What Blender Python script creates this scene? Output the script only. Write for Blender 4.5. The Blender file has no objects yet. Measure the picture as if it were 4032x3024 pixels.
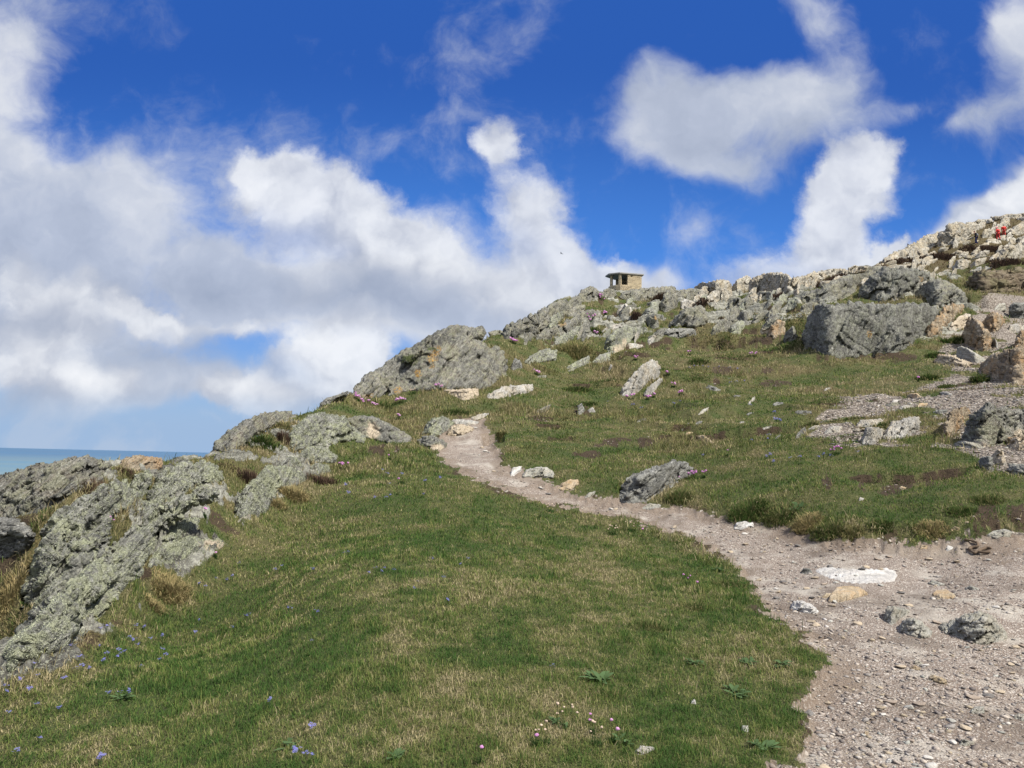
import bpy, math, random
import numpy as np
R = math.radians
rng = np.random.default_rng(7)
random.seed(7)
scene = bpy.context.scene
col = scene.collection

# ------------------------------------------------------------------ camera
EYE = np.array([0.0, 0.0, 1.6])
FPX = 0.751 * 4032
PITCH, ROLL = R(5.55), R(1.4)
right0, fwd = np.array([1.0, 0, 0]), np.array([0, math.cos(PITCH), math.sin(PITCH)])
up0 = np.array([0, -math.sin(PITCH), math.cos(PITCH)])
c_right = math.cos(ROLL) * right0 + math.sin(ROLL) * up0
c_up = -math.sin(ROLL) * right0 + math.cos(ROLL) * up0
cam_data = bpy.data.cameras.new("camera")
cam_data.sensor_width = 36.0
cam_data.lens = 0.751 * 36.0
cam_data.clip_start, cam_data.clip_end = 0.05, 120000.0
cam = bpy.data.objects.new("camera", cam_data)
col.objects.link(cam)
from mathutils import Matrix, Vector
m3 = Matrix([[c_right[i], c_up[i], -fwd[i]] for i in range(3)])
cam.matrix_world = Matrix.Translation(Vector(EYE)) @ m3.to_4x4()
scene.camera = cam

# ------------------------------------------------------------------ sun, sky, exposure
SUN_EL, SUN_AZ = R(52), R(128)          # azimuth clockwise from +Y (the way the camera looks): to the right and behind
sun_dir = np.array([math.sin(SUN_AZ) * math.cos(SUN_EL), math.cos(SUN_AZ) * math.cos(SUN_EL), math.sin(SUN_EL)])
sl = bpy.data.lights.new("sun", 'SUN')
sl.energy, sl.angle, sl.color = 4.7, R(2.0), (1.0, 0.95, 0.86)
so = bpy.data.objects.new("sun", sl)
col.objects.link(so)
so.rotation_euler = Vector(sun_dir).to_track_quat('Z', 'Y').to_euler()
scene.view_settings.view_transform = 'Standard'
scene.view_settings.look = 'None'
scene.view_settings.exposure = 0.8
scene.view_settings.gamma = 1.0
scene.render.film_transparent = False


def dir_of(px, py):
    """photograph pixel (4032 wide) -> direction"""
    x = (np.asarray(px, float) - 2016) / FPX
    y = (1512 - np.asarray(py, float)) / FPX
    return x[..., None] * c_right + y[..., None] * c_up + fwd


def pix_of(P):
    q = np.asarray(P) - EYE
    d = np.maximum(q @ fwd, 1e-3)
    return 2016 + FPX * (q @ c_right) / d, 1512 - FPX * (q @ c_up) / d, q @ fwd


class NT:
    """small helper to write node trees"""
    def __init__(self, tree):
        self.t = tree; self.n = tree.nodes; self.l = tree.links
        self.n.clear()

    def node(self, kind, ins=None, **kw):
        nd = self.n.new(kind)
        for k, v in kw.items():
            setattr(nd, k, v)
        for k, v in (ins or {}).items():
            s = nd.inputs[k]
            if isinstance(v, bpy.types.NodeSocket):
                self.l.new(v, s)
            else:
                s.default_value = v
        return nd

    def math(self, op, a, b=None, c=None, clamp=False):
        ins = {0: a}
        if b is not None: ins[1] = b
        if c is not None: ins[2] = c
        nd = self.node('ShaderNodeMath', ins, operation=op)
        nd.use_clamp = clamp
        return nd.outputs[0]

    def maprange(self, v, a, b, c=0.0, d=1.0, smooth=True):
        nd = self.node('ShaderNodeMapRange', {0: v, 1: a, 2: b, 3: c, 4: d})
        nd.interpolation_type = 'SMOOTHSTEP' if smooth else 'LINEAR'
        return nd.outputs[0]

    def noise(self, vec, scale, detail=3.0, rough=0.55, dist=0.0, lac=2.0, dims='3D'):
        return self.node('ShaderNodeTexNoise', {'Vector': vec, 'Scale': scale, 'Detail': detail, 'Roughness': rough,
                                                'Distortion': dist, 'Lacunarity': lac}, noise_dimensions=dims)

    def mix(self, f, a, b, blend='MIX'):
        nd = self.node('ShaderNodeMix', data_type='RGBA', blend_type=blend)
        for i, v in ((0, f), (6, a), (7, b)):
            if isinstance(v, bpy.types.NodeSocket): self.l.new(v, nd.inputs[i])
            else: nd.inputs[i].default_value = v if i == 0 else (*v[:3], 1.0)
        return nd.outputs[2]

    def vmath(self, op, a, b=None, scale=None):
        nd = self.node('ShaderNodeVectorMath', operation=op)
        for i, v in ((0, a), (1, b)):
            if v is None: continue
            if isinstance(v, bpy.types.NodeSocket): self.l.new(v, nd.inputs[i])
            else: nd.inputs[i].default_value = v
        if scale is not None: nd.inputs['Scale'].default_value = scale
        return nd

    def ramp(self, f, stops):
        nd = self.node('ShaderNodeValToRGB', {0: f})
        e = nd.color_ramp.elements
        while len(e) < len(stops): e.new(0.5)
        for k, (p, c) in enumerate(stops):
            e[k].position = p; e[k].color = (*c[:3], 1.0)
        return nd.outputs[0]


def build_world():
    w = bpy.data.worlds.new("World")
    scene.world = w
    w.use_nodes = True
    T = NT(w.node_tree)
    K = 0.1                                    # background strength
    sky = T.node('ShaderNodeTexSky', sky_type='NISHITA')
    sky.sun_disc = False
    sky.sun_elevation, sky.sun_rotation = SUN_EL, SUN_AZ
    sky.altitude, sky.air_density, sky.dust_density, sky.ozone_density = 50.0, 1.0, 0.4, 2.5
    dirv = T.node('ShaderNodeTexCoord').outputs['Generated']
    sep = T.node('ShaderNodeSeparateXYZ', {0: dirv})
    dy = T.math('MAXIMUM', T.math('ABSOLUTE', sep.outputs[1]), 0.12)
    u = T.math('DIVIDE', sep.outputs[0], dy)
    v = T.math('DIVIDE', sep.outputs[2], dy)
    uv = T.node('ShaderNodeCombineXYZ', {0: u, 1: v, 2: T.math('SIGN', sep.outputs[1])}).outputs[0]
    # the deep blue overhead and the paler blue towards the sea
    hs = T.node('ShaderNodeHueSaturation', {'Hue': 0.512, 'Saturation': 1.3, 'Value': 1.0, 'Color': sky.outputs[0]}).outputs[0]
    el = T.maprange(v, 0.0, 0.55)
    blue = T.mix(0.9, T.vmath('SCALE', hs, scale=.55).outputs[0], T.ramp(el, [(0.0, (1.9, 2.9, 4.4)), (0.22, (0.80, 2.0, 4.8)), (0.5, (0.42, 1.5, 4.5)), (1.0, (0.15, 0.66, 2.75))]))

    def pt(px, py):
        d = dir_of(px * 4032 / 2212, py * 4032 / 2212)
        return d[0] / d[1], d[2] / d[1]

    # domain warps: broad, billowing and fine
    def warp(scale, det, rough, amt, off=0.0):
        nz = T.noise(T.vmath('ADD', uv, (off, off * .7, 0)).outputs[0], scale, det, rough)
        return T.vmath('SCALE', T.vmath('SUBTRACT', nz.outputs['Color'], (0.5, 0.5, 0.5)).outputs[0], scale=amt).outputs[0]
    w1, w2, w3 = warp(3.0, 3.0, 0.6, 0.17), warp(9.0, 3.0, 0.6, 0.075, 3.1), warp(26.0, 5.0, 0.68, 0.034, 7.7)
    uw = T.vmath('ADD', T.vmath('ADD', uv, w1).outputs[0], T.vmath('SCALE', w2, scale=.6).outputs[0]).outputs[0]
    uc = T.vmath('ADD', T.vmath('ADD', uv, T.vmath('SCALE', w1, scale=.35).outputs[0]).outputs[0], T.vmath('ADD', w2, w3).outputs[0]).outputs[0]

    def field(blobs, vec, inner=0.0):
        acc = None
        for q_, (bx, by, rx, ry, rot, wt) in enumerate(blobs):
            if q_ % 6 == 5:                    # evaluate in turns: keeps the shader's working set small
                ma = T.node('ShaderNodeVectorMath', {0: acc, 1: (1e-7, 1e-7, 0), 2: vec}, operation='MULTIPLY_ADD')
                vec = ma.outputs[0]
            cu, cv = pt(bx, by)
            k = 1 / 1661.0
            mp = T.node('ShaderNodeMapping', {'Vector': vec, 'Location': (cu, cv, 0), 'Rotation': (0, 0, R(rot)),
                                              'Scale': (rx * k, ry * k, 1e3)}, vector_type='TEXTURE')
            ln = T.vmath('LENGTH', mp.outputs[0]).outputs['Value']
            g = T.maprange(ln, 1.5, inner, 0.0, wt)
            acc = g if acc is None else T.math('ADD', acc, g)
        return acc

    soft = [(-30, 250, 150, 330, -14, .95), (150, 470, 210, 200, -35, .75), (40, 560, 280, 230, 0, .75), (420, 570, 200, 140, -20, .62), (320, 410, 130, 130, -40, .35),
            (1410, 215, 110, 120, 10, .55), (1430, 310, 120, 90, 0, .4), (1560, 270, 230, 130, -8, .62), (1725, 225, 150, 115, 0, .55), (1790, 110, 90, 120, 15, .36), (1760, 20, 90, 50, 0, .35), (1620, 190, 140, 70, 0, .45),
            (1560, 370, 120, 50, 0, .45), (1920, 240, 110, 30, 10, .25), (2215, 110, 95, 170, 15, 1.), (2140, 260, 80, 60, 20, .45), (2060, 290, 60, 30, 20, .3),
            (1010, 370, 70, 60, 0, .18), (980, 600, 190, 150, 0, .9), (800, 650, 280, 100, 0, .9), (540, 650, 200, 110, 0, .8),
            (160, 780, 340, 130, 0, .85), (330, 860, 260, 60, 0, .65), (560, 870, 160, 40, 0, .5), (2170, 450, 190, 70, 28, .9), (2010, 530, 190, 60, 22, .7), (2260, 420, 100, 90, 0, .7),
            (1220, 660, 280, 70, 0, .9), (1100, 710, 260, 70, 0, .7), (1400, 615, 120, 36, 0, .6), (1530, 505, 45, 30, 40, .22), (1600, 420, 30, 40, -30, .2), (560, 360, 330, 150, -35, .2), (440, 945, 60, 10, 0, .3), (1100, 270, 260, 60, 15, .2), (100, 900, 220, 40, 0, .5)]
    crisp = [(590, 365, 80, 66, 0, 1.), (495, 400, 80, 80, 0, .7), (690, 450, 160, 95, -25, 1.), (820, 510, 160, 110, -30, 1.), (920, 590, 100, 120, 0, .8), (700, 580, 180, 110, 0, .7), (560, 490, 100, 80, 0, .4),
             (1085, 315, 56, 54, 0, .85), (1120, 420, 86, 100, 10, .65), (1165, 510, 100, 100, 0, .6), (1100, 590, 150, 80, 0, .55), (1040, 480, 50, 60, 0, .3),
             (1850, 345, 84, 70, 0, 1.1), (1845, 440, 95, 85, 0, 1.), (1770, 480, 85, 105, 0, .9), (1740, 600, 190, 90, 0, .9), (1960, 560, 140, 50, 15, .7), (1870, 565, 110, 50, 0, .8),
             (775, 740, 100, 85, 0, 1.1), (690, 800, 160, 85, 0, 1.1), (590, 850, 140, 60, 0, .9), (480, 855, 95, 48, 0, .8), (760, 655, 36, 18, 20, .8),
             (110, 650, 160, 100, -20, 1.), (30, 790, 170, 100, 0, .85), (60, 420, 90, 120, -10, .35), (200, 850, 110, 60, 0, .9),
             (300, 690, 90, 36, -35, 1.), (490, 712, 140, 28, 0, .9), (350, 745, 80, 60, -45, .8), (1290, 610, 230, 56, -6, 1.), (1120, 660, 140, 60, 0, .8), (2210, 420, 120, 66, 25, .9), (2060, 500, 130, 40, 25, .7)]
    dark = [(600, 650, 260, 70, 0, 1.), (900, 680, 190, 70, 0, .9), (130, 500, 190, 130, 0, .5), (330, 790, 220, 50, 0, .9), (1600, 320, 200, 70, 0, .6), (1700, 640, 200, 60, 0, .5), (650, 890, 160, 36, 0, .6), (1130, 690, 240, 60, 0, .6),
            (1000, 640, 150, 70, 0, .7), (60, 715, 170, 50, 0, .8), (90, 880, 260, 30, 0, .6), (480, 570, 180, 110, 0, .7), (1700, 590, 120, 50, 0, .3), (800, 610, 150, 70, 0, .6), (440, 800, 70, 60, 0, .7), (600, 830, 100, 36, 0, .5), (1100, 540, 60, 60, 0, .4), (640, 520, 100, 40, -20, .4)]
    fs, fc, fd = field(soft, uw), field(crisp, uc, 0.15), field(dark, uw)
    n1 = T.noise(uw, 6.0, 8.0, 0.62).outputs[0]
    a_s = T.maprange(T.math('MULTIPLY_ADD', T.math('SUBTRACT', n1, 0.5), 2.7, T.math('MULTIPLY', fs, 1.5)), 0.02, 1.25)
    n2 = T.noise(uc, 9.0, 7.0, 0.60).outputs[0]
    n2a = T.noise(uc, 6.5, 4.0, 0.55).outputs[0]
    n2b = T.noise(T.vmath('ADD', uc, (0.018, 0.022, 0)).outputs[0], 6.5, 4.0, 0.55).outputs[0]
    dens = T.math('MULTIPLY_ADD', T.math('SUBTRACT', n2, 0.5), 1.5, fc)
    a_c = T.math('MULTIPLY', T.maprange(dens, 0.26, 0.98), T.math('SUBTRACT', 1.0, T.math('MULTIPLY', fd, 0.45)))
    core = T.maprange(fc, 0.3, 1.3)
    n3 = T.noise(uc, 3.4, 5.0, 0.62).outputs[0]
    lit = T.math('MULTIPLY', T.math('SUBTRACT', n2a, n2b), 2.1)
    ssh = T.math('ADD', T.math('MULTIPLY', T.math('SUBTRACT', n3, 0.5), 2.9), T.math('SUBTRACT', 0.66, T.math('MULTIPLY', fd, 0.42)), clamp=True)
    c_s = T.ramp(ssh, [(0.0, (2.15, 2.45, 3.1)), (0.5, (2.95, 3.25, 3.9)), (1.0, (4.4, 4.55, 4.85))])
    csh = T.math('ADD', T.math('SUBTRACT', T.math('ADD', lit, T.math('MULTIPLY', n3, 0.8)), T.math('MULTIPLY', fd, 0.48)), T.math('MULTIPLY_ADD', core, 0.12, 0.22), clamp=True)
    c_c = T.ramp(csh, [(0.0, (2.0, 2.3, 3.0)), (0.45, (3.3, 3.5, 4.0)), (0.8, (4.7, 4.85, 5.15)), (1.0, (5.3, 5.4, 5.6))])
    c1 = T.mix(T.math('MULTIPLY', a_s, 0.92), blue, c_s)
    c2 = T.mix(T.math('MULTIPLY', a_c, 0.92), c1, c_c)
    # low over the sea the cloud thins to a blue band
    band = T.maprange(v, 0.02, 0.085)
    c3 = T.mix(T.math('MAXIMUM', band, T.maprange(u, -0.25, -0.12)), T.mix(T.math('MULTIPLY', T.maprange(n1, 0.46, 0.62), 0.35), (2.0, 2.85, 4.15), (3.2, 3.55, 4.2)), c2)
    # overhead and behind the viewer: unseen broken sunlit cloud, added to raise fill light
    over = T.math('MAXIMUM', T.maprange(sep.outputs[2], 0.66, 0.85), T.maprange(sep.outputs[1], 0.25, -0.15))
    cov = T.math('MULTIPLY', over, T.maprange(T.noise(dirv, 2.2, 5.0, 0.6).outputs[0], 0.40, 0.60, 0.25, 0.95))
    c4 = T.mix(cov, c3, (6.2, 6.4, 6.9))
    bg = T.node('ShaderNodeBackground', {'Color': c4, 'Strength': K})
    T.node('ShaderNodeOutputWorld', {'Surface': bg.outputs[0]})
    w.cycles.sampling_method = 'MANUAL'
    w.cycles.sample_map_resolution = 512


build_world()


# ------------------------------------------------------------------ numpy noise
def _h(ix, iy, iz, seed):
    with np.errstate(over='ignore'):
        h = (ix.astype(np.int64).astype(np.uint32) * np.uint32(374761393)) ^ (iy.astype(np.int64).astype(np.uint32) * np.uint32(668265263)) \
            ^ (iz.astype(np.int64).astype(np.uint32) * np.uint32(2147483647)) ^ np.uint32((seed * 2654435761) & 0xffffffff)
        h = (h ^ (h >> np.uint32(15))) * np.uint32(2246822519)
        h = (h ^ (h >> np.uint32(13))) * np.uint32(3266489917)
        h = h ^ (h >> np.uint32(16))
    return h.astype(np.float64) / 4294967295.0


def vnoise(p, seed=0):
    p = np.asarray(p, float)
    i = np.floor(p); f = p - i
    f = f * f * f * (f * (f * 6 - 15) + 10)
    i = i.astype(np.int64)
    out = 0.0
    for a in (0, 1):
        wx = f[..., 0] if a else 1 - f[..., 0]
        for b in (0, 1):
            wy = f[..., 1] if b else 1 - f[..., 1]
            for c in (0, 1):
                wz = f[..., 2] if c else 1 - f[..., 2]
                out = out + wx * wy * wz * _h(i[..., 0] + a, i[..., 1] + b, i[..., 2] + c, seed)
    return out * 2 - 1


def fbm(p, octv=4, seed=0, gain=0.5):
    s, a, tot = 0.0, 1.0, 0.0
    p = np.asarray(p, float)
    for k in range(octv):
        s = s + a * vnoise(p, seed + 17 * k); tot += a
        a *= gain; p = p * 2.03 + 11.7
    return s / tot


def sstep(a, b, x):
    t = np.clip((x - a) / (b - a), 0, 1)
    return t * t * (3 - 2 * t)


# ------------------------------------------------------------------ the lie of the land
D2S = 4032 / 2212.0
Zp = [  # (x, y, height of the ground): points of the lawn
    (0, 1659, -.35), (550, 1659, -.1), (1106, 1659, 0), (1650, 1659, 0), (2212, 1659, -.05), (-500, 1659, -.9), (2750, 1659, -.1),
    (0, 1480, -.6), (300, 1450, -.22), (700, 1450, .05), (1106, 1450, .1), (1700, 1450, .06), (2212, 1450, .05), (2750, 1450, .1),
    (330, 1290, -.1), (700, 1250, .25), (1106, 1250, .3), (1500, 1300, .18), (1900, 1300, .22), (2212, 1300, .28), (2750, 1300, .42),
    (600, 1120, .5), (850, 1120, .6), (1106, 1120, .6), (1500, 1165, .42), (1800, 1200, .42), (2212, 1200, .58), (2750, 1230, .55)]
Rp = [  # (x, y, distance)
    (700, 1010, 18.5), (850, 1000, 18), (900, 985, 19), (1000, 1030, 16.5), (750, 1050, 15.5), (1200, 1062, 15.8),
    (1000, 965, 20.5), (1050, 930, 22.8), (1120, 990, 18.7), (1350, 1078, 15.2), (1600, 1105, 13.9), (1700, 1152, 12.7), (1750, 1095, 13.7), (2050, 1155, 12.3),
    (2050, 1098, 13.2), (2212, 1095, 13.4), (2212, 1165, 12.1),
    (1400, 1000, 18.2), (1700, 1010, 16.5), (2000, 1010, 16.0), (2212, 1000, 16.2), (2750, 1000, 19.5),
    (1250, 930, 23.5), (1550, 940, 21), (1850, 930, 20), (2150, 930, 19.5), (2750, 930, 23),
    (1150, 870, 29), (1450, 870, 29), (1700, 850, 30), (1950, 850, 29), (2150, 850, 28),
    (1200, 800, 37), (1450, 800, 37), (1700, 775, 42), (1900, 775, 42), (2150, 780, 39), (2750, 780, 40),
    (1100, 745, 45), (1300, 735, 50), (1500, 722, 53), (1650, 722, 51), (1800, 655, 58), (1950, 650, 58), (1250, 672, 64), (1400, 662, 71), (1600, 662, 67),
    (1200, 652, 67), (1360, 632, 95), (1330, 650, 78), (1430, 650, 80), (1280, 638, 82), (1500, 637, 86), (1600, 620, 108), (1750, 603, 113), (1880, 583, 116),
    (2050, 600, 84), (2150, 592, 80), (2212, 585, 80), (2212, 660, 61), (2150, 700, 54), (2750, 650, 60), (2450, 1098, 14.7), (2450, 1168, 13.2), (2750, 1098, 16.3), (2750, 1168, 14.6),
    (2100, 552, 99), (2110, 533, 104), (2160, 523, 108), (2212, 530, 104), (2212, 464, 140), (2060, 493, 125), (1950, 548, 112), (2750, 450, 140),
    (760, 852, 30), (900, 800, 32), (1000, 770, 37), (1060, 728, 42), (820, 880, 27.5), (950, 880, 26.5), (1050, 840, 30),
    (700, 878, 26.5), (640, 903, 21.8), (600, 918, 20.2), (555, 942, 18.6), (560, 970, 16.8), (480, 988, 15.8), (400, 996, 15.2), (300, 1008, 14), (150, 1028, 12.6), (0, 1046, 11.6),
    (100, 1160, 9.6), (300, 1110, 10.8), (450, 1085, 12.6), (500, 1035, 14.2), (150, 1310, 8.9), (250, 1210, 9.7), (60, 1260, 9.4), (0, 1420, 8.0), (60, 1400, 8.4)]
Tp = []  # (x of the column, distance, tangent of elevation): what lies hidden behind the crests
for x_, lst in {-700: [(5, -.42), (9, -.2), (13, -.12), (19, -.25), (30, -.6), (60, -.9)],
                0: [(15, -.12), (20, -.32), (40, -.75)], 200: [(16.5, -.1), (24, -.32), (50, -.75)], 400: [(18.5, -.06), (28, -.3), (60, -.7)],
                520: [(21, -.04), (32, -.28), (70, -.65)], 640: [(27, -.02), (40, -.22), (80, -.6)], 760: [(37, .01), (50, -.12), (90, -.5)],
                900: [(42, .05), (58, -.05), (100, -.4)], 1050: [(52, .09), (70, .0), (120, -.3)], 1200: [(85, .13), (110, .03), (180, -.2)],
                1360: [(106, .2), (130, .1), (200, -.12)], 1600: [(124, .2), (160, .1), (260, -.1)], 1880: [(132, .22), (170, .12), (280, -.08)],
                2060: [(145, .27), (190, .15), (300, -.05)], 2212: [(160, .28), (210, .17), (320, -.03)], 2750: [(165, .3), (220, .17), (330, -.02)],
                3600: [(4, -.4), (12, -.06), (25, .1), (50, .22), (110, .33), (200, .2), (330, 0)]}.items():
    for r_, t_ in lst:
        Tp.append((x_, r_, t_))


def az_T(px, py):
    d = dir_of(px, py)
    h = np.hypot(d[..., 0], d[..., 1])
    return np.arctan2(d[..., 0], d[..., 1]), d[..., 2] / h


ctrl = []
for x, y, z in Zp:
    a, t = az_T(x * D2S, y * D2S); ctrl.append((float(a), math.log((z - 1.6) / float(t)), float(t)))
for x, y, r in Rp:
    a, t = az_T(x * D2S, y * D2S); ctrl.append((float(a), math.log(r), float(t)))
for x, r, t in Tp:
    a, _ = az_T(x * D2S, 990 * D2S); ctrl.append((float(a), math.log(r), t))
for a_ in range(-48, 49, 12):
    ctrl.append((R(a_), math.log(2.6), -(1.6 + (.35 if a_ < -25 else .03)) / 2.6))
ctrl = np.array(ctrl)
AZK = 2.6


def tps_fit(X, y, lam=2e-4):
    n = len(X)
    d2 = ((X[:, None] - X[None]) ** 2).sum(-1)
    Kk = 0.5 * d2 * np.log(d2 + 1e-12) + lam * np.eye(n)
    P = np.c_[np.ones(n), X]
    A = np.zeros((n + 3, n + 3)); A[:n, :n] = Kk; A[:n, n:] = P; A[n:, :n] = P.T
    return np.linalg.solve(A, np.r_[y, np.zeros(3)])


Xc = np.c_[ctrl[:, 0] * AZK, ctrl[:, 1]]
Wt = tps_fit(Xc, ctrl[:, 2])


def tps_eval(az, lr):
    Q = np.c_[az.ravel() * AZK, lr.ravel()]
    out = np.empty(len(Q))
    for s in range(0, len(Q), 40000):
        q = Q[s:s + 40000]
        d2 = ((q[:, None] - Xc[None]) ** 2).sum(-1)
        out[s:s + 40000] = (0.5 * d2 * np.log(d2 + 1e-12)) @ Wt[:-3] + Wt[-3] + q @ Wt[-2:]
    return out.reshape(az.shape)


az_in = np.linspace(R(-40), R(40), 1000)
az_out = np.concatenate([np.linspace(R(-180), R(-66), 24), np.linspace(R(-64), R(-40.4), 50)])
AZ = np.concatenate([az_out, az_in, -az_out[::-1]])
LR = np.concatenate([np.linspace(math.log(0.3), math.log(2.0), 10), np.linspace(math.log(2.06), math.log(165), 620), np.linspace(math.log(170), math.log(600), 22)])
GA, GL = np.meshgrid(AZ, LR, indexing='ij')
GR = np.exp(GL)
Tg = tps_eval(np.clip(GA, R(-50), R(52)), np.clip(GL, math.log(2.6), math.log(330)))
Zb = 1.6 + Tg * GR
near_k = np.exp(np.clip(GL, None, math.log(2.6)))
Zb = np.where(GR < 2.6, 1.6 + Tg * 2.6, Zb)
back = sstep(R(55), R(95), np.abs(GA))                        # behind the camera the ground just runs on
Zb = Zb * (1 - back) + back * (0.0 - 0.02 * np.clip(GR - 3, 0, 400))
Zb = np.where(GR > 330, np.minimum(Zb, 1.6 + (Zb - 1.6) - (GR - 330) * 0.45), Zb)
GX, GY = np.sin(GA) * GR, np.cos(GA) * GR
G3 = np.stack([GX, GY, np.zeros_like(GX)], -1)
# natural lumps and the little turf steps that run along the slope
amp = 0.018 + 0.0030 * np.clip(GR, 0, 45) + 0.0008 * np.clip(GR - 45, 0, 90)
Zb = Zb + amp * fbm(G3 / 1.3, 3, 3) * sstep(2, 6, GR) + amp * 2.2 * fbm(G3 / 5.5, 3, 9) * sstep(9, 22, GR)
tw = sstep(19, 27, GR) * sstep(150, 120, GR) * sstep(-.05, .02, Tg)
pz = (Zb + 0.42 * fbm(G3 / 2.6, 4, 21)) / np.clip(0.015 * GR, 0.36, 1.1)
fz = pz - np.floor(pz)
ter = (sstep(0.0, 0.28, fz) - fz) * np.clip(0.015 * GR, 0.36, 1.1)
tk = 0.85 * tw * sstep(-.25, .25, fbm(G3 / 6.0, 2, 33))
Zb = Zb + tk * ter
# the bare skyline: the turf never stands higher than this against the sky
SKYL = np.array([(-700, 1075), (0, 1046), (150, 1028), (300, 1008), (400, 996), (480, 986), (560, 942), (640, 902), (700, 878), (760, 852), (820, 835), (1000, 772), (1060, 730), (1110, 722), (1200, 655), (1280, 640), (1360, 634),
                 (1500, 637), (1600, 624), (1750, 607), (1880, 588), (1950, 550), (2060, 496), (2212, 467), (2500, 430)], float)
_a, _t = az_T(SKYL[:, 0] * D2S, SKYL[:, 1] * D2S)
Tcap = np.interp(GA, _a, _t) + 0.0006
Zb = np.where((np.abs(GA) < R(46)) & (GR > 7), np.minimum(Zb, 1.6 + GR * Tcap), Zb)
def pt_on(px, py, Tgrid=None):
    """first meeting of the sight line through a photograph pixel with the ground -> (radius, azimuth); radius nan if none"""
    a, t = az_T(px, py)
    a = np.atleast_1d(a); t = np.atleast_1d(t)
    ia = np.clip(np.searchsorted(AZ, a), 1, len(AZ) - 1)
    ia = np.where(np.abs(AZ[ia] - a) < np.abs(AZ[ia - 1] - a), ia, ia - 1)
    hit = TMAX[ia] >= t[:, None]
    j = hit.argmax(1)
    ok = hit[np.arange(len(j)), j] & (j > 8)
    jj = np.clip(j, 1, None)
    t0, t1 = TMAX[ia, jj - 1], TMAX[ia, jj]
    f = np.clip((t - t0) / np.maximum(t1 - t0, 1e-9), 0, 1)
    r = np.exp(LR[jj - 1] + f * (LR[jj] - LR[jj - 1]))
    return np.where(ok, r, np.nan), a


def set_tmax():
    global TMAX
    TMAX = (Zg - 1.6) / GR
    TMAX[:, :10] = -9
    TMAX = np.maximum.accumulate(TMAX, axis=1)


def zat(x, y):
    x = np.asarray(x, float); y = np.asarray(y, float)
    a = np.arctan2(x, y); lr = np.log(np.maximum(np.hypot(x, y), 0.31))
    fi = np.interp(a, AZ, np.arange(len(AZ))); fj = np.interp(lr, LR, np.arange(len(LR)))
    i = np.clip(fi.astype(int), 0, len(AZ) - 2); j = np.clip(fj.astype(int), 0, len(LR) - 2)
    u, v = fi - i, fj - j
    return (Zg[i, j] * (1 - u) * (1 - v) + Zg[i + 1, j] * u * (1 - v) + Zg[i, j + 1] * (1 - u) * v + Zg[i + 1, j + 1] * u * v)


def gat(G, x, y):
    a = np.arctan2(x, y); lr = np.log(np.maximum(np.hypot(x, y), 0.31))
    i = np.clip(np.rint(np.interp(a, AZ, np.arange(len(AZ)))).astype(int), 0, len(AZ) - 1)
    j = np.clip(np.rint(np.interp(lr, LR, np.arange(len(LR)))).astype(int), 0, len(LR) - 1)
    return G[i, j]


def ground_pt(px, py, fallback=None):
    r, a = pt_on(np.atleast_1d(px).astype(float), np.atleast_1d(py).astype(float))
    if fallback is not None: r = np.where(np.isnan(r), fallback, r)
    x, y = np.sin(a) * r, np.cos(a) * r
    return np.stack([x, y, zat(x, y)], -1)


Zg = Zb.copy()
set_tmax()
# hollows worn into the turf: (x, y, half width px, depth m), x/y on the 2212-wide view, y at the back edge
SCOOPS = [(1580, 930, 105, .32), (1475, 922, 40, .22), (1300, 826, 80, .28), (1495, 822, 50, .25), (1554, 733, 75, .4), (1680, 722, 60, .4),
          (1068, 938, 22, .35), (1200, 905, 60, .12), (1216, 948, 50, .14), (1640, 690, 40, .4), (1760, 735, 30, .3), (1950, 1030, 90, .2),
          (1340, 655, 16, .5), (2150, 645, 85, 1.0), (1830, 945, 60, .16), (1590, 775, 60, .2), (1460, 690, 22, .45), (1150, 920, 36, .1)]
_r = np.random.default_rng(5)
for _k in range(16):
    _x, _y = _r.uniform(1120, 2000), _r.uniform(690, 960)
    if _y > np.interp(_x, [1120, 1700, 2000], [900, 940, 930]) + 20: continue
    SCOOPS.append((_x, _y, _r.uniform(30, 95), _r.uniform(.12, .30) * np.interp(_y, [690, 960], [1.5, .8])))
soilS = np.zeros_like(Zg)
for sx, sy, hw, dep in SCOOPS:
    c = ground_pt(sx * D2S, sy * D2S)[0]
    r0 = math.hypot(c[0], c[1]); a0 = math.atan2(c[0], c[1])
    wide = hw / 1661.0 * 1.25
    s = (GA - a0) / wide
    s = s + 0.25 * fbm(G3 / (0.02 * r0 + .2), 2, 41)
    q = (r0 - GR) / (dep * 3.2) + 0.35 * fbm(G3 / (0.03 * r0), 3, 43)           # 0 at the back edge, grows towards the viewer
    prof = sstep(0.0, 0.12, q) * sstep(1.0, 0.2, q) * sstep(1.0, 0.55, np.abs(s))
    Zg = Zg - 1.35 * dep * prof
    soilS = np.maximum(soilS, sstep(.15, .6, prof + .5 * fbm(G3 / (.018 * r0), 4, 45)) * sstep(.55, .15, q) * (prof > .02))


def seg_sd(px, py, poly):
    """signed distance (inside positive) of pixels to a polygon"""
    px = np.asarray(px, float); py = np.asarray(py, float)
    best = np.full(px.shape, 1e18); inside = np.zeros(px.shape, bool)
    n = len(poly)
    for k in range(n):
        x0, y0 = poly[k]; x1, y1 = poly[(k + 1) % n]
        dx, dy = x1 - x0, y1 - y0
        t = np.clip(((px - x0) * dx + (py - y0) * dy) / (dx * dx + dy * dy + 1e-12), 0, 1)
        best = np.minimum(best, (px - x0 - t * dx) ** 2 + (py - y0 - t * dy) ** 2)
        if y0 != y1:
            inside ^= ((y0 > py) != (y1 > py)) & (px < dx * (py - y0) / dy + x0)
    b = np.sqrt(best)
    return np.where(inside, b, -b)


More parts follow.
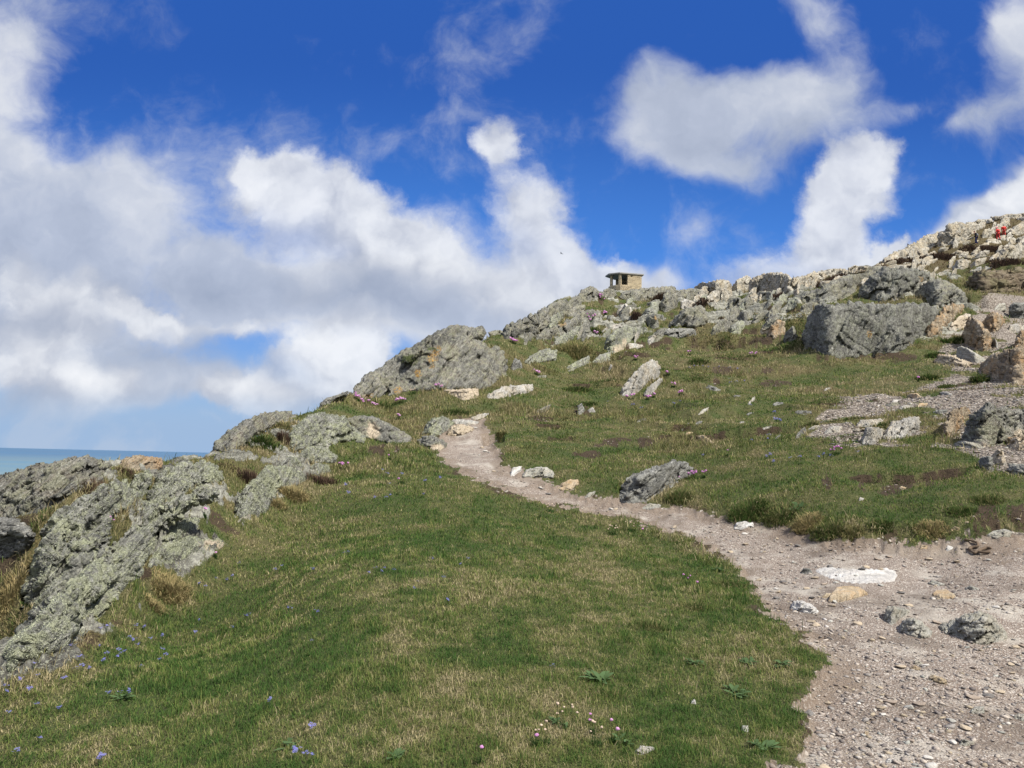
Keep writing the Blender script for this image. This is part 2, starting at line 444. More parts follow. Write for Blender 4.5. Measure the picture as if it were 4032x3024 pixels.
PATH = [(960, 935), (935, 962), (958, 1000), (1010, 1025), (1080, 1055), (1180, 1085), (1300, 1108), (1420, 1138), (1510, 1170), (1575, 1215), (1620, 1262),
        (1650, 1312), (1700, 1360), (1760, 1395), (1785, 1420), (1752, 1470), (1735, 1530), (1748, 1590), (1720, 1640), (1640, 1659), (1560, 1900), (2900, 1900), (2900, 1120), (2212, 1150),
        (2100, 1168), (2000, 1174), (1850, 1168), (1720, 1150), (1620, 1125), (1500, 1103), (1380, 1085), (1250, 1070), (1180, 1040), (1130, 1020), (1085, 1010), (1078, 970), (1058, 940), (1045, 905), (1000, 905)]
SCREE = [(1740, 950), (1790, 885), (1900, 843), (1990, 832), (2050, 790), (2040, 750), (2100, 690), (2140, 630), (2212, 640), (2700, 640), (2700, 1060), (2212, 1035), (2120, 1000), (2060, 968), (1950, 962), (1850, 965)]
PEATY = [(1490, 825, 42, 16), (830, 972, 45, 16), (1950, 1055, 130, 26), (2090, 850, 60, 25), (1960, 772, 50, 24), (2010, 800, 90, 26), (1880, 845, 70, 24), (2130, 660, 90, 25),
         (1170, 905, 70, 8), (1216, 950, 60, 8), (1350, 958, 60, 10), (1555, 735, 80, 10), (2170, 1125, 150, 26), (1240, 892, 40, 7), (1690, 730, 60, 10), (1560, 690, 60, 8),
         (560, 1080, 40, 14), (330, 1240, 40, 14), (500, 1000, 40, 8), (1260, 985, 30, 6), (1540, 800, 120, 6), (1700, 828, 60, 6), (1300, 800, 60, 6), (1660, 1010, 0, 0)]
GPX, GPY, GD = pix_of(np.stack([GX, GY, Zg], -1))
GPX, GPY = GPX / D2S, GPY / D2S
infr = (np.abs(GA) < R(60)) & (GR > 2.5)
jit = np.where(infr, 1661 / np.maximum(GR, 1), 0) * (0.10 * fbm(G3 / 0.35, 3, 51) + 0.09 * fbm(G3 / 0.09, 2, 52) + 0.0)
sdp = np.full_like(Zg, -500.0); sdp[infr] = seg_sd(GPX[infr], GPY[infr], PATH)
sdp = np.where(GR > 32, -500, sdp)
PM = sdp + np.clip(jit, -25, 25)
sds = np.full_like(Zg, -500.0); sds[infr] = seg_sd(GPX[infr], GPY[infr], SCREE)
sds = np.where((GR > 14) & (GR < 66), sds, -500)
scree = sstep(-14, 8, sds + 26 * fbm(G3 / 1.6, 4, 55)) * sstep(-.42, -.12, fbm(G3 / 1.1, 4, 57))
peat = np.zeros_like(Zg)
for sx, sy, rx, ry in PEATY:
    if rx == 0: continue
    e = np.hypot((GPX - sx) / rx, (GPY - sy) / ry)
    peat = np.maximum(peat, sstep(.95, .5, e + 1.5 * fbm(G3 / (0.022 * np.maximum(GR, 6))[..., None], 4, 61)) * infr)
# the trodden path lies a little lower than the turf
Zg = Zg - 0.05 * sstep(-2, 12, PM) * sstep(60, 30, GR)
Zg = Zg + (0.014 * fbm(G3 / 0.25, 3, 65) + .045 * fbm(G3 / 1.1, 3, 66)) * sstep(0, 10, PM)
_bank = (GPX > 1090) & (GPY < np.interp(GPX, [1080, 1300, 1500, 1700, 1900, 2212, 2700], [1035, 1097, 1140, 1190, 1240, 1240, 1240])) & infr & (GR > 9.5)
Zg = Zg + _bank * np.interp(GPX, [1090, 1500, 1700, 2212], [.04, .08, .15, .13]) * sstep(0, -30, PM + 16 * fbm(G3 / .7, 3, 151)) * (.55 + .45 * sstep(-.3, .3, fbm(G3 / 1.1, 2, 153))) * sstep(-230, -40, PM)
set_tmax()
# steepness
dz_r = np.gradient(Zg, axis=1) / np.gradient(GR, axis=1)
steep = sstep(.50, .85, dz_r - 0.25 * sstep(.2, .5, Tg)) * (GR > 12)
SOIL = np.clip(np.maximum.reduce([peat, soilS * .95, steep * .9]), 0, 1)
SOIL = np.maximum(SOIL, .8 * sstep(-16, -2, PM + 10 * fbm(G3 / .3, 3, 87)) * (PM < 0))
SOIL = np.maximum(SOIL * sstep(-.22, .16, fbm(G3 / (.06 + .016 * GR)[..., None], 4, 73)), soilS * .9)
ROUGH = sstep(-.05, .30, fbm(G3 / 2.4, 4, 93) + .06) * sstep(16, 21, GR)
_lp = [(-200, 990), (480, 975), (640, 890), (720, 960), (660, 1060), (560, 1110), (480, 1190), (360, 1290), (190, 1420), (0, 1480), (-200, 1600)]
sdl = np.full_like(Zg, -500.0); sdl[infr] = seg_sd(GPX[infr], GPY[infr], _lp)
LEFTR = sstep(-25, 25, sdl + 25 * fbm(G3 / .7, 3, 95)) * (GR > 5) * (GR < 24)
ROUGH = np.maximum(ROUGH, LEFTR * sstep(-.35, .05, fbm(G3 / .8, 3, 96)))
SOIL = np.maximum(SOIL, LEFTR * .8 * sstep(.18, .34, fbm(G3 / .6, 4, 97)))
_cp = [(1080, 745), (1140, 690), (1210, 645), (1290, 628), (1420, 625), (1600, 615), (1760, 600), (2060, 580), (2120, 640), (2130, 720), (2000, 745), (1700, 715), (1500, 715), (1330, 735), (1180, 760)]
sdc = np.full_like(Zg, -500.0); sdc[infr] = seg_sd(GPX[infr], GPY[infr], _cp)
def _lay(k):
    p = np.stack([GX, GY, Zg], -1); a_ = R(46)
    return np.stack([(-math.sin(a_) * p[..., 0] - .3 * p[..., 1] + math.cos(a_) * p[..., 2]) / (.16 * k), (math.cos(a_) * p[..., 0] + math.sin(a_) * p[..., 2]) / (1.1 * k), p[..., 1] / (.9 * k)], -1)
_far = (GR > 30) & (sdc > -20)
ROCKY = np.where(_far, sstep(-12, 20, sdc) * sstep(.12, .27, fbm(G3 / 2.2, 4, 131) + .25 * fbm(_lay(2.2), 2, 133)), 0)
ROCKY = np.maximum(ROCKY, LEFTR * sstep(.00, .14, fbm(G3 / .75, 4, 135) + .2 * fbm(_lay(.7), 2, 137)))
_rd = 1 - 2 * np.abs(fbm(_lay(2.0), 3, 139)); _rn = 1 - 2 * np.abs(fbm(_lay(.5), 3, 141))
Zg = Zg + ROCKY * np.where(_far, .22 + .38 * _rd, .05 + .09 * _rn)
SOIL = SOIL * (1 - .8 * ROCKY)
set_tmax()
SCR = np.where(PM > 0, 1.0, scree)
GREEN = 0.5 + 0.5 * np.clip(1.25 * fbm(G3 / 0.42, 4, 81) + 0.65 * fbm(G3 / 1.5, 3, 83) + 0.30, -1, 1) - .30 * ROUGH
HEATH = sstep(80, 96, GR) * sstep(1540, 1640, GPX + 30 * fbm(G3 / 6, 2, 85)) * infr * (1 - sstep(1650, 2600, GPX) * 0)
HEATH = np.maximum(HEATH, 0.0)


def finish(me, mats, smooth=False):
    for m in (mats if isinstance(mats, (list, tuple)) else [mats]): me.materials.append(m)
    if smooth: me.polygons.foreach_set('use_smooth', np.ones(len(me.polygons), bool))
    me.update()
    return me


def np_mesh(name, V, faces, attrs=None):
    """faces: int array (n,3) or (n,4), or a list of such arrays"""
    V = np.asarray(V, np.float32)
    fl = faces if isinstance(faces, list) else [faces]
    fl = [np.asarray(f, np.int32) for f in fl if len(f)]
    me = bpy.data.meshes.new(name)
    me.vertices.add(len(V)); me.vertices.foreach_set('co', V.ravel())
    loops = np.concatenate([f.ravel() for f in fl]) if fl else np.zeros(0, np.int32)
    tot = np.concatenate([np.full(len(f), f.shape[1], np.int32) for f in fl]) if fl else np.zeros(0, np.int32)
    start = np.concatenate([[0], np.cumsum(tot)[:-1]]).astype(np.int32) if len(tot) else tot
    me.loops.add(len(loops)); me.loops.foreach_set('vertex_index', loops)
    me.polygons.add(len(tot)); me.polygons.foreach_set('loop_start', start)
    try: me.polygons.foreach_set('loop_total', tot)
    except Exception: pass
    for k, a in (attrs or {}).items():
        a = np.asarray(a, np.float32)
        if a.ndim == 1:
            at = me.attributes.new(k, 'FLOAT', 'POINT'); at.data.foreach_set('value', a)
        else:
            if a.shape[1] == 3: a = np.c_[a, np.ones(len(a))]
            at = me.attributes.new(k, 'FLOAT_COLOR', 'POINT'); at.data.foreach_set('color', a.astype(np.float32).ravel())
    me.validate(verbose=False)
    return me


def tag(o, label=None, cat=None, group=None, kind=None):
    if label: o['label'] = label
    if cat: o['category'] = cat
    if group: o['group'] = group
    if kind: o['kind'] = kind
    return o


def link(name, me, parent=None, loc=None):
    o = bpy.data.objects.new(name, me)
    col.objects.link(o)
    if loc is not None: o.location = loc
    if parent is not None: o.parent = parent
    return o


def new_mat(name):
    m = bpy.data.materials.new(name); m.use_nodes = True
    return m, NT(m.node_tree)


def attr(T, name, out='Fac'):
    return T.node('ShaderNodeAttribute', attribute_name=name).outputs[out]


def out_bsdf(T, color, rough=0.9, bump=None, strength=0.5, dist=0.02, spec=0.2):
    b = T.node('ShaderNodeBsdfPrincipled', {'Roughness': rough})
    if isinstance(color, bpy.types.NodeSocket): T.l.new(color, b.inputs['Base Color'])
    else: b.inputs['Base Color'].default_value = (*color[:3], 1)
    b.inputs['Specular IOR Level'].default_value = spec
    if bump is not None:
        bp = T.node('ShaderNodeBump', {'Height': bump, 'Strength': strength, 'Distance': dist})
        T.l.new(bp.outputs[0], b.inputs['Normal'])
    T.node('ShaderNodeOutputMaterial', {'Surface': b.outputs[0]})


# ------------------------------------------------------------------ ground materials
def mat_ground():
    m, T = new_mat("turf_and_soil")
    pos = T.node('ShaderNodeNewGeometry').outputs['Position']
    n1 = T.noise(pos, 9.0, 5.0, 0.65).outputs[0]
    n2 = T.noise(pos, 45.0, 4.0, 0.6).outputs[0]
    g = T.mix(attr(T, 'green'), (0.15, 0.118, 0.058), (0.062, 0.085, 0.026))
    g = T.mix(T.maprange(n2, .35, .7), g, (0.040, 0.046, 0.020))
    so = T.mix(n1, (0.018, 0.013, 0.009), (0.085, 0.062, 0.041))
    vo = T.node('ShaderNodeTexVoronoi', {'Vector': pos, 'Scale': 16.0, 'Randomness': 1.0})
    sc = T.mix(T.node('ShaderNodeSeparateColor', {0: vo.outputs['Color']}).outputs[0], (0.19, 0.165, 0.14), (0.50, 0.45, 0.39))
    sc = T.mix(T.maprange(vo.outputs['Distance'], .25, .55), sc, (0.14, 0.118, 0.098))
    c = T.mix(T.math('MULTIPLY', attr(T, 'heath'), 0.8), g, T.mix(n1, (0.050, 0.036, 0.022), (0.115, 0.088, 0.048)))
    c = T.mix(T.maprange(T.math('MULTIPLY_ADD', T.math('SUBTRACT', n2, .5), 1.1, T.math('MULTIPLY_ADD', T.math('SUBTRACT', n1, .5), .8, attr(T, 'soil'))), .36, .78), c, so)
    c = T.mix(T.maprange(T.math('MULTIPLY_ADD', T.math('SUBTRACT', n1, .5), 1.0, attr(T, 'scree')), .34, .6), c, sc)
    lay = T.node('ShaderNodeMapping', {'Vector': pos, 'Rotation': (0, R(48), 0), 'Scale': (.7, .7, 6.0)}).outputs[0]
    r1 = T.noise(lay, 1.0, 6.0, .62, .5).outputs[0]
    rc = T.ramp(T.math('MULTIPLY_ADD', T.math('SUBTRACT', n1, .5), .5, r1), [(.36, (.045, .043, .038)), (.5, (.145, .141, .122)), (.64, (.29, .285, .245))])
    rc = T.mix(T.math('MULTIPLY', T.maprange(n2, .52, .62), .5), rc, (.40, .41, .31))
    c = T.mix(T.maprange(T.math('MULTIPLY_ADD', T.math('SUBTRACT', n1, .5), .9, attr(T, 'rocky')), .40, .56), c, rc)
    out_bsdf(T, c, 0.95, T.math('ADD', n1, T.math('ADD', T.math('MULTIPLY', n2, .5), T.math('MULTIPLY', r1, attr(T, 'rocky')))), 0.9, 0.08, 0.1)
    return m


def mat_path():
    m, T = new_mat("trodden_gravel")
    pos = T.node('ShaderNodeNewGeometry').outputs['Position']
    v1 = T.node('ShaderNodeTexVoronoi', {'Vector': pos, 'Scale': 62.0, 'Randomness': 1.0})
    v2 = T.node('ShaderNodeTexVoronoi', {'Vector': pos, 'Scale': 26.0, 'Randomness': 1.0})
    c1 = T.node('ShaderNodeSeparateColor', {0: v1.outputs['Color']})
    c2 = T.node('ShaderNodeSeparateColor', {0: v2.outputs['Color']})
    n = T.noise(pos, 1.6, 5.0, 0.6).outputs[0]
    n2 = T.noise(pos, 160.0, 3.0, 0.6).outputs[0]
    st = T.ramp(c1.outputs[0], [(0, (0.19, 0.172, 0.15)), (0.4, (0.315, 0.283, 0.245)), (0.75, (0.425, 0.385, 0.335)), (1, (0.54, 0.495, 0.44))])
    big = T.ramp(c2.outputs[1], [(0, (0.17, 0.152, 0.135)), (0.5, (0.33, 0.292, 0.255)), (1, (0.48, 0.435, 0.38))])
    dust = T.mix(n2, (0.265, 0.240, 0.206), (0.395, 0.360, 0.310))
    c = T.mix(T.maprange(v1.outputs['Distance'], .28, .5), st, (0.17, 0.135, 0.11))
    c = T.mix(T.math('MULTIPLY', T.maprange(v2.outputs['Distance'], .42, .30), T.math('GREATER_THAN', c2.outputs[2], .6)), c, big)
    c = T.mix(T.maprange(n, .50, .68), c, dust)
    c = T.mix(T.math('MULTIPLY', T.maprange(T.noise(pos, 0.9, 4.0, 0.6).outputs[0], .50, .66), .75), c, (0.105, 0.083, 0.066))
    c = T.mix(T.math('MULTIPLY', attr(T, 'earth'), T.maprange(n2, .3, .7, .55, .95)), c, T.mix(T.noise(pos, 30.0, 5.0, 0.65).outputs[0], (0.075, 0.055, 0.040), (0.235, 0.185, 0.14)))
    h = T.math('ADD', T.math('MULTIPLY', T.math('SUBTRACT', 1.0, v1.outputs['Distance']), .6), T.math('MULTIPLY', n2, .4))
    out_bsdf(T, c, 0.95, h, 0.9, 0.02, 0.1)
    return m


M_GROUND, M_PATH = mat_ground(), mat_path()
def make_sea():
    m, T = new_mat("sea_water")
    pos = T.node('ShaderNodeNewGeometry').outputs['Position']
    sp = T.node('ShaderNodeMapping', {'Vector': pos, 'Scale': (0.00025, 0.0008, 1)}).outputs[0]
    ln = T.vmath('LENGTH', pos).outputs['Value']
    far = T.maprange(ln, 1500.0, 9000.0)
    c = T.mix(far, (0.115, 0.175, 0.195), (0.055, 0.112, 0.185))
    c = T.mix(T.math('MULTIPLY', T.maprange(T.noise(sp, 1.0, 3.0).outputs[0], .45, .6), .35), c, (0.04, 0.14, 0.24))  # cloud shadow on the sea, painted into the water colour as noise bands
    b = T.noise(T.node('ShaderNodeMapping', {'Vector': pos, 'Scale': (0.02, 0.05, 1)}).outputs[0], 1.0, 4.0).outputs[0]
    out_bsdf(T, c, 0.55, b, 0.3, 1.0, 0.25)
    Rr = 40000.0
    n = 96; rr = [0, 150, 600, 2000, 8000, Rr]
    V = [(0, 0, -62.0)]
    for r in rr[1:]:
        for k in range(n): V.append((math.sin(2 * math.pi * k / n) * r, math.cos(2 * math.pi * k / n) * r, -62.0))
    F3 = [(0, 1 + (k + 1) % n, 1 + k) for k in range(n)]
    F4 = []
    for b_ in range(len(rr) - 2):
        for k in range(n):
            a0, a1 = 1 + b_ * n + k, 1 + b_ * n + (k + 1) % n
            F4.append((a0, a1, a1 + n, a0 + n))
    o = link('sea', finish(np_mesh('sea', V, [np.array(F3), np.array(F4)]), m)); tag(o, 'blue green sea reaching to the horizon', 'sea', kind='structure')


make_sea()
# ------------------------------------------------------------------ rock
def mat_rock(name, lo, mid, hi, lichen=(0.36, 0.37, 0.24), lich=0.5, white=0.3, dark=0.4, ang=50, fol=1.0, stain=None, sc=1.0):
    m, T = new_mat(name)
    pos = T.node('ShaderNodeNewGeometry').outputs['Position']
    nrm = T.node('ShaderNodeNewGeometry').outputs['Normal']
    a = R(ang)
    n = np.array([-math.sin(a), -0.28, math.cos(a)]); n /= np.linalg.norm(n)
    # coordinates along and across the layering
    t = T.vmath('DOT_PRODUCT', pos, tuple(n)).outputs['Value']
    px = T.vmath('DOT_PRODUCT', pos, (math.cos(a), 0.1, math.sin(a))).outputs['Value']
    py = T.vmath('DOT_PRODUCT', pos, (0.1, 1.0, 0.2)).outputs['Value']
    lay = T.node('ShaderNodeCombineXYZ', {0: T.math('MULTIPLY', t, 9.0 * fol), 1: T.math('MULTIPLY', px, 1.1), 2: T.math('MULTIPLY', py, 1.1)}).outputs[0]
    s1 = T.noise(lay, 1.0 * sc, 6.0, 0.62, 0.6).outputs[0]
    s2 = T.noise(lay, 4.5 * sc, 4.0, 0.6).outputs[0]
    s0 = T.noise(T.vmath('SCALE', lay, scale=.22).outputs[0], 1.0 * sc, 4.0, 0.6).outputs[0]
    b1 = T.noise(pos, 1.3 * sc, 5.0, 0.6).outputs[0]
    b2 = T.noise(pos, 7.0 * sc, 6.0, 0.66).outputs[0]
    b3 = T.noise(pos, 34.0 * sc, 4.0, 0.65).outputs[0]
    c = T.ramp(T.math('ADD', T.math('ADD', T.math('MULTIPLY', s1, .45), T.math('MULTIPLY', s0, .35)), T.math('MULTIPLY', b2, .2)), [(0.38, lo), (0.49, mid), (0.60, hi)])
    c = T.mix(T.math('MULTIPLY', T.maprange(s2, .54, .40), dark), c, tuple(x * .35 for x in lo))
    if stain is not None:
        c = T.mix(T.math('MULTIPLY', T.maprange(T.math('ADD', b1, T.math('MULTIPLY', T.math('SUBTRACT', s1, .5), .5)), .46, .60), stain[3]), c, stain[:3])
    # crusts of lichen: pale green, white spots, dark spots
    c = T.mix(T.math('MULTIPLY', T.maprange(T.math('ADD', T.math('MULTIPLY', b2, .6), T.math('MULTIPLY', b1, .4)), .47, .58), lich), c,
              T.mix(b3, tuple(x * .55 for x in lichen), lichen))
    c = T.mix(T.math('MULTIPLY', T.maprange(b3, .56, .64), white), c, (0.52, 0.52, 0.46))
    c = T.mix(T.math('MULTIPLY', T.maprange(T.noise(pos, 16.0 * sc, 5.0, 0.7).outputs[0], .56, .68), dark), c, (0.055, 0.055, 0.05))
    org = attr(T, 'orange')
    c = T.mix(T.math('MULTIPLY', T.math('MULTIPLY', org, T.maprange(T.noise(pos, 13.0 * sc, 5.0, 0.7).outputs[0], .47, .56)), .85), c, (0.42, 0.235, 0.045))
    bare = attr(T, 'bare')
    c = T.mix(T.math('MULTIPLY', bare, T.maprange(b1, .2, .5, .5, 1.0)), c, T.mix(s1, (0.42, 0.33, 0.22), (0.60, 0.53, 0.42)))
    moss = attr(T, 'moss')
    c = T.mix(T.math('MULTIPLY', moss, T.maprange(b2, .35, .5)), c, T.mix(b3, (0.03, 0.045, 0.012), (0.10, 0.11, 0.045)))
    h = T.math('ADD', T.math('ADD', T.math('MULTIPLY', s1, 1.3), T.math('MULTIPLY', s2, .5)), T.math('ADD', T.math('MULTIPLY', b2, .6), T.math('MULTIPLY', b3, .35)))
    out_bsdf(T, c, 0.92, h, 1.0, 0.16 / sc, 0.15)
    return m


RM = {
    'lich': mat_rock("lichened_schist", (0.11, 0.11, 0.10), (0.24, 0.24, 0.21), (0.38, 0.38, 0.335), (0.46, 0.48, 0.31), .85, .45, .45, 50),
    'grey': mat_rock("grey_schist", (0.075, 0.073, 0.065), (0.185, 0.18, 0.158), (0.33, 0.32, 0.28), (0.34, 0.35, 0.23), .55, .45, .6, 48, stain=(0.27, 0.21, 0.14, .25)),
    'wall': mat_rock("dark_banded_schist", (0.058, 0.057, 0.052), (0.165, 0.162, 0.145), (0.32, 0.315, 0.28), (0.30, 0.31, 0.22), .45, .5, .6, 58, 1.2),
    'pale': mat_rock("bleached_quartzite", (0.20, 0.185, 0.155), (0.40, 0.37, 0.31), (0.62, 0.585, 0.51), (0.48, 0.46, 0.33), .35, .5, .55, 60, .5, stain=(0.40, 0.27, 0.13, .35), sc=.5),
    'ochre': mat_rock("ochre_stained_schist", (0.13, 0.10, 0.07), (0.33, 0.262, 0.18), (0.53, 0.455, 0.34), (0.30, 0.29, 0.24), .30, .2, .35, 62, 1.0, stain=(0.44, 0.25, 0.10, .6)),
    'white': mat_rock("pale_flaky_schist", (0.20, 0.19, 0.17), (0.44, 0.42, 0.38), (0.66, 0.64, 0.59), (0.40, 0.39, 0.32), .3, .4, .35, 50, 1.2, stain=(0.46, 0.36, 0.22, .4)),
    'stone': mat_rock("loose_grey_stone", (0.17, 0.165, 0.145), (0.33, 0.32, 0.28), (0.50, 0.48, 0.43), (0.36, 0.37, 0.29), .4, .3, .25, 30, 1.0, stain=(0.36, 0.29, 0.20, .35), sc=3.0),
    'quartz': mat_rock("worn_white_quartz", (0.34, 0.32, 0.295), (0.56, 0.54, 0.51), (0.74, 0.73, 0.70), (0.46, 0.43, 0.38), .25, .4, .15, 5, 1.2, stain=(0.36, 0.31, 0.26, .30), sc=2.5),
    'tan': mat_rock("tan_stone", (0.24, 0.185, 0.12), (0.42, 0.335, 0.225), (0.56, 0.47, 0.35), (0.36, 0.32, 0.25), .3, .25, .2, 20, 1.0, stain=(0.46, 0.27, 0.10, .4), sc=3.0),
    'slate': mat_rock("grey_slabby_schist", (0.075, 0.074, 0.070), (0.195, 0.192, 0.175), (0.37, 0.365, 0.335), (0.30, 0.30, 0.25), .3, .4, .5, 25, 1.4, sc=1.5),
    'strata': mat_rock("brown_bedded_stone", (0.085, 0.066, 0.046), (0.175, 0.135, 0.092), (0.30, 0.25, 0.18), (0.22, 0.20, 0.12), .35, .15, .4, 3, .6, stain=(0.13, 0.12, 0.05, .5), sc=.6),
}
CROP = {'A': (0, 1550, 1400 / 2212), 'B': (1150, 1150, 1100 / 2212), 'C': (1900, 1000, 1200 / 2212), 'E': (3000, 800, 1032 / 2212),
        'F': (3000, 1400, 1032 / 2212), 'G': (2800, 2000, 1232 / 1996), 'H': (0, 2100, 1400 / 2212), 'I': (1900, 1650, 1400 / 2212),
        'J': (1400, 2200, 1800 / 2212), 'D': (0, 0, D2S), 'S': (0, 0, 1.0)}


def cr(c, pts):
    ox, oy, s = CROP[c]
    return [(ox + x * s, oy + y * s) for x, y in pts]


def smooth1(a, n):
    for _ in range(n):
        b = np.r_[a[0], a, a[-1]]
        a = (b[:-2] + 2 * b[1:-1] + b[2:]) / 4
    return a


def facets(X, Y, P, size, ang, rg, n, amp):
    """broken planes: cells drawn out along the layering, each with a tilt and a step of its own"""
    lo, hi = P.min(0), P.max(0)
    s = lo + (hi - lo) * rg.random((n, 2))
    a = R(ang); ca, sa = math.cos(a), -math.sin(a)
    wx = X + size * .05 * vnoise(np.stack([X, Y, X * 0], -1) / (size * .2), 3); wy = Y + size * .05 * vnoise(np.stack([X, Y, X * 0 + 5], -1) / (size * .2), 4)
    best = np.full(X.shape, 1e18); out = np.zeros(X.shape)
    for k in range(n):
        dx, dy = wx - s[k, 0], wy - s[k, 1]
        u, v = dx * ca + dy * sa, -dx * sa + dy * ca
        d = (u / 2.1) ** 2 + v * v
        val = amp * ((rg.random() - .5) * .7 + (u * rg.normal() * .35 + v * rg.normal() * 1.0) / size * math.sqrt(n) * .55)
        m = d < best
        out = np.where(m, val, out); best = np.where(m, d, best)
    return np.clip(out, -amp, amp)


def layer_coords(p, ang):
    a = R(ang)
    n = np.array([-math.sin(a), -0.28, math.cos(a)]); n /= np.linalg.norm(n)
    l = np.array([math.cos(a), 0.1, math.sin(a)]); l /= np.linalg.norm(l)
    return np.stack([p @ n, p @ l, p @ np.cross(n, l)], -1)


def block_noise(p, w, ang, seed, tip=0.0):
    """offsets of the broken slabs of a layered rock"""
    a = R(ang)
    n = np.array([-math.sin(a), -0.28, math.cos(a)]); n /= np.linalg.norm(n)
    l = np.array([math.cos(a), 0.1, math.sin(a)]); l /= np.linalg.norm(l)
    q = np.cross(n, l)
    t = p @ n / w + 0.55 * fbm(p / (w * 3.2), 3, seed + 3)
    i = np.floor(t); f = t - i
    z = np.zeros_like(i)
    s = p @ l / (w * 4.5) + 9 * _h(i, z, z, seed + 5)
    u = p @ q / (w * 3.0) + 9 * _h(i, z, z, seed + 6) + .3 * fbm(p / w, 2, seed + 8)
    j, k = np.floor(s), np.floor(u)
    off = _h(i, j, k, seed + 9) - .5
    e = np.minimum(f, 1 - f)
    return off * 1.0 + (s - j - .5) * .35 * (_h(j, i, k, seed + 11) - .3) - .45 * np.exp(-(e / .09) ** 2)


ROCKS = {}
CARVE = []


